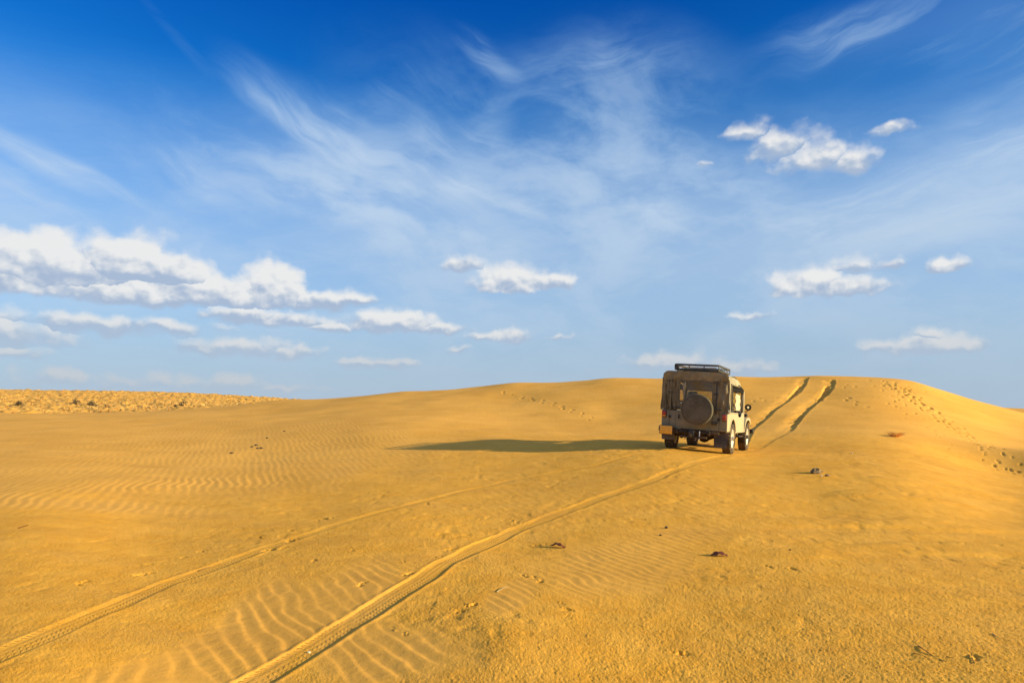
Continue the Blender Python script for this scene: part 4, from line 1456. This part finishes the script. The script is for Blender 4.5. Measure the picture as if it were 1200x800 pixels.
    for x in (RX0, -0.17, 0.17, RX1):
        for y in (RY0, RY1):
            MB().tube([(x, y, RZ + 0.02), (x, y, RZ + 0.125)], 0.013, 6).build('post', RACK, rk)
    for y in (-0.30, 0.07, 0.44):
        for x in (RX0, RX1):
            MB().tube([(x, y, RZ + 0.02), (x, y, RZ + 0.125)], 0.013, 6).build('post', RACK, rk)
    for k in range(8):
        y = RY0 + 0.10 + k * (RY1 - RY0 - 0.2) / 7
        MB().box((0, y, RZ + 0.026), (RX1 - RX0, 0.045, 0.014), bev=0.003).build('slat', CHROME if k in (0, 1) else RACK, rk)
    MB().tube([(RX0 + 0.05, RY0, RZ + 0.072), (RX1 - 0.05, RY0, RZ + 0.072)], 0.010, 6).build('bar', CHROME, rk)
    MB().tube([(RX1, RY0 + 0.05, RZ + 0.072), (RX1, RY1 - 0.05, RZ + 0.072)], 0.010, 6).build('bar', CHROME, rk)
    for x in (-0.46, 0.46):
        for y in (-0.5, 0.05, 0.6):
            MB().box((x, y, RZ - 0.012), (0.035, 0.05, 0.05), bev=0.006).build('foot', RACK, rk)
    # ---- rear lamp seen at the rack's left end
    MB().lathe([(-0.02, 0.0), (-0.02, 0.04), (0.03, 0.045), (0.05, 0.0)], 'Y', (-0.44, -0.71, RZ + 0.07), 16).build('work_lamp', BLACK, J)
    return J


def place_jeep():
    # contact points found from where the photograph shows the tyres meeting the sand
    hx, hy = math.sin(JD), math.cos(JD)          # forward
    rx, ry = hy, -hx                             # right
    rr = Vector(hit(853, 530.5) + (0,))          # right rear contact
    c = Vector((rr.x - rx * TRK, rr.y - ry * TRK, 0))
    def gz(x, y):
        return base_z(x, y)
    zs = {}
    for s in (-1, 1):
        for f in (0, WB):
            x = c.x + rx * TRK * s + hx * f; y = c.y + ry * TRK * s + hy * f
            zs[(s, f)] = gz(x, y)
    zc = (zs[(-1, 0)] + zs[(1, 0)]) / 2
    roll = math.atan2((zs[(1, 0)] + zs[(1, WB)] - zs[(-1, 0)] - zs[(-1, WB)]) / 2, 2 * TRK)
    pitch = math.atan2((zs[(-1, WB)] + zs[(1, WB)] - zs[(-1, 0)] - zs[(1, 0)]) / 2, WB)
    print('jeep', c, zs, 'roll', math.degrees(roll), 'pitch', math.degrees(pitch))
    J = make_jeep()
    F = Vector((hx * math.cos(pitch), hy * math.cos(pitch), math.sin(pitch)))
    Rt = Vector((rx * math.cos(roll), ry * math.cos(roll), math.sin(roll)))
    Up = Rt.cross(F).normalized(); Rt = F.cross(Up).normalized()
    M = Matrix(((Rt.x, F.x, Up.x), (Rt.y, F.y, Up.y), (Rt.z, F.z, Up.z)))
    J.rotation_euler = M.to_euler()
    J.location = (c.x, c.y, zc - 0.035)
    return J


place_jeep()

# ================================================================ SMALL THINGS LYING ON THE SAND
def rocky(name, px, py, size, mat, label, cat, seed, flat=0.6, yaw=0.0, group=None, sink=0.25, spikes=0.35):
    x, y = hit(px, py)
    z = ground_z(x, y)
    bm = bmesh.new()
    bmesh.ops.create_icosphere(bm, subdivisions=3, radius=1.0)
    rg = random.Random(seed)
    cuts = []
    for k in range(9):
        n = Vector((rg.uniform(-1, 1), rg.uniform(-1, 1), rg.uniform(-0.7, 1))).normalized()
        cuts.append((n, rg.uniform(0.62, 0.95)))
    off = Vector((seed * 1.37, seed * 0.71, 0))
    from mathutils import noise as mn
    for v in bm.verts:
        p = v.co.copy()
        for n, d in cuts:
            q = p.dot(n)
            if q > d:
                p -= n * (q - d)
        p *= 1 + spikes * 0.4 * mn.noise(v.co * 2.3 + off)
        v.co = Vector((p.x * size[0], p.y * size[1], p.z * size[2]))
    me = bpy.data.meshes.new(name); bm.to_mesh(me); bm.free()
    me.polygons.foreach_set('use_smooth', np.ones(len(me.polygons), bool)); me.set_sharp_from_angle(angle=R(28))
    me.materials.append(mat)
    o = bpy.data.objects.new(name, me); COL.objects.link(o)
    o.location = (x, y, z + size[2] * (1 - sink * 2) * 0.8)
    o.rotation_euler = (rg.uniform(-.2, .2), rg.uniform(-.2, .2), yaw)
    return tag(o, label, cat, group)


def rock_mat(name, c1, c2, scale=14):
    m, N, b = mat_new(name)
    tc = N.n.new('ShaderNodeTexCoord'); P = S(N, tc.outputs['Object'])
    n = N.noise(P, scale, 5, 0.7)
    N.put(b.inputs['Base Color'], N.mix(N.sstep(n, 0.35, 0.65), c1, c2))
    b.inputs['Roughness'].default_value = 0.9
    N.put(b.inputs['Normal'], N.bump(N.noise(P, scale * 3, 4, 0.7), 0.02, 1.0))
    return m


STONE = rock_mat('grey_brown_stone', (0.16, 0.095, 0.035), (0.32, 0.21, 0.09))
PALE_STONE = rock_mat('pale_stone', (0.60, 0.50, 0.33), (0.75, 0.66, 0.48))
DARK = rock_mat('dark_dung', (0.035, 0.022, 0.012), (0.08, 0.05, 0.025))
TERRA = rock_mat('red_brown_shard', (0.09, 0.018, 0.008), (0.22, 0.05, 0.018), 30)
TWIG = rock_mat('twig_bark', (0.10, 0.055, 0.022), (0.20, 0.12, 0.05), 40)
STRAW = rock_mat('dry_straw', (0.55, 0.40, 0.18), (0.70, 0.52, 0.25), 40)

rocky('stone', 957, 553.5, (0.115, 0.08, 0.065), STONE, 'grey brown angular stone, largest on the sand, right of the jeep', 'stone', 3, yaw=.4, spikes=1.0)
rocky('stone', 970, 557.5, (0.05, 0.035, 0.025), STONE, 'small flat brown stone just right of the large grey brown stone', 'stone', 4)
rocky('stone', 963, 557.5, (0.018, 0.015, 0.015), PALE_STONE, 'tiny pale stone between the large stone and small flat stone', 'stone', 5)
rocky('stone', 998, 530.5, (0.022, 0.018, 0.018), PALE_STONE, 'tiny pale pebble on a low sand ledge behind the large stone', 'stone', 6)
rocky('dung', 300, 522, (0.055, 0.04, 0.030), DARK, 'dark dropping at the left of the cluster on the rippled dune', 'dung', 11, group='dark droppings on the rippled dune')
rocky('dung', 295, 523.5, (0.05, 0.035, 0.025), DARK, 'smaller dark dropping touching the left one of the cluster', 'dung', 12, group='dark droppings on the rippled dune')
rocky('dung', 301.5, 525.5, (0.045, 0.035, 0.025), DARK, 'dark dropping in front, middle of the cluster on ripples', 'dung', 13, group='dark droppings on the rippled dune')
rocky('dung', 306, 525.5, (0.06, 0.045, 0.032), DARK, 'dark dropping at the right front of the cluster on ripples', 'dung', 14, group='dark droppings on the rippled dune')
rocky('dung', 301, 521.3, (0.03, 0.02, 0.015), DARK, 'tiny dark dropping at the back of the cluster', 'dung', 15, group='dark droppings on the rippled dune')
rocky('dung', 271, 531, (0.065, 0.04, 0.025), DARK, 'lone flat dark dropping left of the cluster', 'dung', 16, group='dark droppings on the rippled dune')
rocky('dung', 313, 513.5, (0.05, 0.035, 0.025), DARK, 'small lone dark dropping behind the cluster on the ripples', 'dung', 17, group='dark droppings on the rippled dune')
rocky('dung', 333, 505.5, (0.045, 0.035, 0.025), DARK, 'farthest tiny dark dropping up the rippled slope', 'dung', 18, group='dark droppings on the rippled dune')
rocky('stone', 774, 627.5, (0.016, 0.012, 0.012), DARK, 'tiny dark pebble, left of the pair by the fine ripples', 'stone', 21)
rocky('stone', 781, 618.5, (0.022, 0.018, 0.018), DARK, 'small dark pebble, right of the pair by the fine ripples', 'stone', 22)
rocky('stone', 926, 646, (0.012, 0.010, 0.010), DARK, 'tiny dark pebble on bare sand right of the flat shard', 'stone', 23)
rocky('stone', 362, 762.5, (0.014, 0.010, 0.008), PALE_STONE, 'pale stone chip on the upper edge of the front wheel track', 'stone', 24)


def shard(px, py, L, Wd, hgt, yaw, label, curve):
    """broken curved sherd or husk, a thin shell with thickness"""
    x, y = hit(px, py); z = ground_z(x, y)
    m = MB()
    def f(u, v):
        a = (v - 0.5) * 2.4
        w = Wd * (0.35 + 0.65 * math.sin(math.pi * min(1, u * 0.9 + 0.08))) * 0.5
        return (L * (u - 0.5), math.sin(a) * w, math.cos(a) * w * 0.8 + hgt * math.sin(math.pi * u) * curve + 0.006 * math.sin(u * 17 + v * 5))
    m.sheet(f, 12, 7, 0.005)
    o = m.build('shard', TERRA, None, 50, loc=(x, y, z + 0.002))
    o.rotation_euler = (0, 0.0, yaw)
    return tag(o, label, 'shard')


shard(654, 641.5, 0.19, 0.07, 0.022, R(-38), 'dark red curled shard lying by the fine ripples in the middle foreground', 1.0)
shard(843, 652, 0.17, 0.09, 0.02, R(-4), 'flat red brown shard on bare sand right of the ripples', 0.6)


def stick(name, pts, r, mat, label, cat='twig', lift=0.004, side=None):
    P = []
    for i, (px, py) in enumerate(pts):
        x, y = hit(px, py)
        P.append(Vector((x, y, ground_z(x, y) + lift + (0.008 * math.sin(i * 2.1) if 0 < i < len(pts) - 1 else 0))))
    o0 = P[0].copy()
    rs = [r * (1 - 0.6 * i / (len(P) - 1)) for i in range(len(P))]
    m = MB().tube([p - o0 for p in P], rs, 6)
    if side:
        for (k, (px, py)) in side:
            x, y = hit(px, py)
            q = Vector((x, y, ground_z(x, y) + lift * 1.5))
            m.tube([P[k] - o0, (P[k] + q) / 2 - o0 + Vector((0, 0, 0.006)), q - o0], [rs[k] * 0.7, rs[k] * 0.5, rs[k] * 0.3], 5)
    o = m.build(name, mat, None, 60, loc=o0)
    return tag(o, label, cat)


stick('twig', [(1076, 757), (1084, 763), (1096, 769), (1109, 775)], 0.0035, TWIG, 'long thin brown twig lying near the lower right corner')
stick('twig', [(1070, 764.5), (1080, 768.5), (1090, 772)], 0.0022, TWIG, 'short thin twig just below the long brown twig')
stick('twig', [(1109, 769), (1118, 771)], 0.0022, TWIG, 'tiny twig fragment right of the long brown twig')
stick('twig', [(1138, 765), (1139.5, 771), (1142, 777)], 0.004, TWIG, 'short crooked dark twig standing out right of the long twig')
stick('twig', [(232, 668), (238, 666.5), (247, 663)], 0.004, TWIG, 'short dark twig on gritty sand above the left wheel track')
stick('straw', [(582, 694), (590, 690), (596, 687)], 0.004, STRAW, 'pale bent straw lying right of the front wheel track', 'straw')
stick('straw', [(1163, 742), (1172, 748)], 0.003, STRAW, 'short pale straw near the right edge of the foreground', 'straw')
stick('straw', [(22, 618), (33, 615)], 0.006, TERRA, 'red brown stalk lying on flat sand at the far left', 'straw')


def tuft(px, py, n, hgt, rad, mat, label, seed, name='grass_tuft', lean=(0, 0), cat='grass tuft'):
    x, y = hit(px, py); z = ground_z(x, y)
    rg = random.Random(seed)
    m = MB()
    for k in range(n):
        a = rg.uniform(0, 2 * math.pi); q = rad * math.sqrt(rg.random()) * 0.5
        b = Vector((math.cos(a) * q, math.sin(a) * q, -0.01))
        h_ = hgt * rg.uniform(0.4, 1.0)
        o = Vector((math.cos(a) + lean[0], math.sin(a) + lean[1], 0)) * rad * rg.uniform(0.3, 1.0)
        m.tube([b, b + o * 0.45 + Vector((0, 0, h_ * 0.7)), b + o + Vector((0, 0, h_))], [0.006, 0.0045, 0.0015], 3, caps=False)
    ob = m.build(name, mat, None, 60, loc=(x, y, z))
    return tag(ob, label, cat)


DRY = rock_mat('orange_dry_grass', (0.80, 0.40, 0.07), (0.88, 0.50, 0.14), 20)
BUSH = rock_mat('dry_shrub', (0.05, 0.035, 0.015), (0.12, 0.075, 0.03), 12)
tuft(1048, 511, 90, 0.16, 0.22, DRY, 'orange dry grass tuft on the smooth dune slope right of the tracks', 3, lean=(.3, 0))
# scrub-bound rise on the far left


def far_bush(px, py, r, sz, label, seed):
    d = pix_dir(px, py); h = math.hypot(d.x, d.y)
    x, y = d.x / h * r, d.y / h * r
    z = ground_z(x, y)
    rg = random.Random(seed)
    m = MB()
    for k in range(150):
        a, q = rg.uniform(0, 2 * math.pi), rg.uniform(0.1, 1) * sz
        e = rg.uniform(0.15, 1.5)
        t = Vector((math.cos(a) * math.cos(e), math.sin(a) * math.cos(e), math.sin(e))) * q
        s_ = Vector((rg.uniform(-1, 1), rg.uniform(-1, 1), rg.uniform(-.5, .5))).normalized() * sz * 0.16
        m.tube([t * 0.15, t * 0.6 + s_ * 0.4, t + s_], [0.02, 0.015, 0.004], 3, caps=False)
        c = t + s_
        u = Vector((rg.uniform(-1, 1), rg.uniform(-1, 1), rg.uniform(-1, 1))).normalized() * sz * 0.10
        w = u.orthogonal()
        vs = [m.bm.verts.new(c + u), m.bm.verts.new(c + w), m.bm.verts.new(c - u), m.bm.verts.new(c - w)]
        m.bm.faces.new(vs)
    o = m.build('shrub', BUSH, None, 0, loc=(x, y, z))
    return tag(o, label, 'shrub')


far_bush(214.5, 474, 82, 0.50, 'small dark rounded shrub, the darkest on the far left rise', 5)
far_bush(205, 478, 76, 0.34, 'low brown shrub left of and below the dark rounded shrub', 6)
far_bush(88, 475, 95, 0.60, 'wide low dark shrub on the far left rise, left patch', 7)
far_bush(107, 476, 90, 0.60, 'low dark shrub on the far left rise, right of the wide one', 8)
far_bush(125, 479, 82, 0.40, 'small dark shrub near the foot of the far left rise', 9)
far_bush(22, 477, 88, 0.45, 'small brown shrub close to the left edge of the far rise', 10)


def scrub_clumps():
    """thousands of dry clumps that nobody could count, as one object"""
    rs = np.random.RandomState(12)
    n = 2600
    az = np.radians(rs.uniform(-47, -16.5, n)); r = np.exp(rs.uniform(math.log(66), math.log(168), n))
    X = np.sin(az) * r; Y = np.cos(az) * r
    V_, F_ = [], []
    base = 0
    for k in range(n):
        d = rs.rand()
        z = ground_z(X[k], Y[k])
        s = 0.10 + 0.22 * rs.rand() ** 2
        ht = s * (0.6 + 0.7 * rs.rand())
        m_ = 9
        for b in range(m_):
            a = rs.uniform(0, 2 * math.pi); q = s * rs.uniform(0.5, 1.0)
            ox, oy = math.cos(a) * q, math.sin(a) * q
            wx, wy = -math.sin(a) * s * 0.22, math.cos(a) * s * 0.22
            hz = ht * rs.uniform(0.5, 1.0)
            V_ += [(X[k] - wx, Y[k] - wy, z - 0.03), (X[k] + wx, Y[k] + wy, z - 0.03), (X[k] + ox + wx * .6, Y[k] + oy + wy * .6, z + hz * 0.8), (X[k] + ox * 1.15, Y[k] + oy * 1.15, z + hz)]
            F_.append((base, base + 1, base + 2, base + 3)); base += 4
    me = bpy.data.meshes.new('dry_scrub')
    me.from_pydata(V_, [], F_); me.update()
    me.materials.append(rock_mat('dry_scrub_straw', (0.46, 0.25, 0.07), (0.70, 0.44, 0.14), 0.6))
    o = bpy.data.objects.new('dry_scrub', me); COL.objects.link(o)
    return tag(o, 'pale dry scrub clumps covering the far left rise', 'scrub', kind='stuff')


scrub_clumps()

for o in list(sc.objects):
    g_ = {'shrub': 'dry shrubs on the far left rise', 'twig': 'dry twigs on the sand', 'stone': 'stones and pebbles on the sand',
          'straw': 'dry straws on the sand', 'shard': 'red brown shards on the sand'}.get(o.get('category'))
    if g_:
        o['group'] = g_
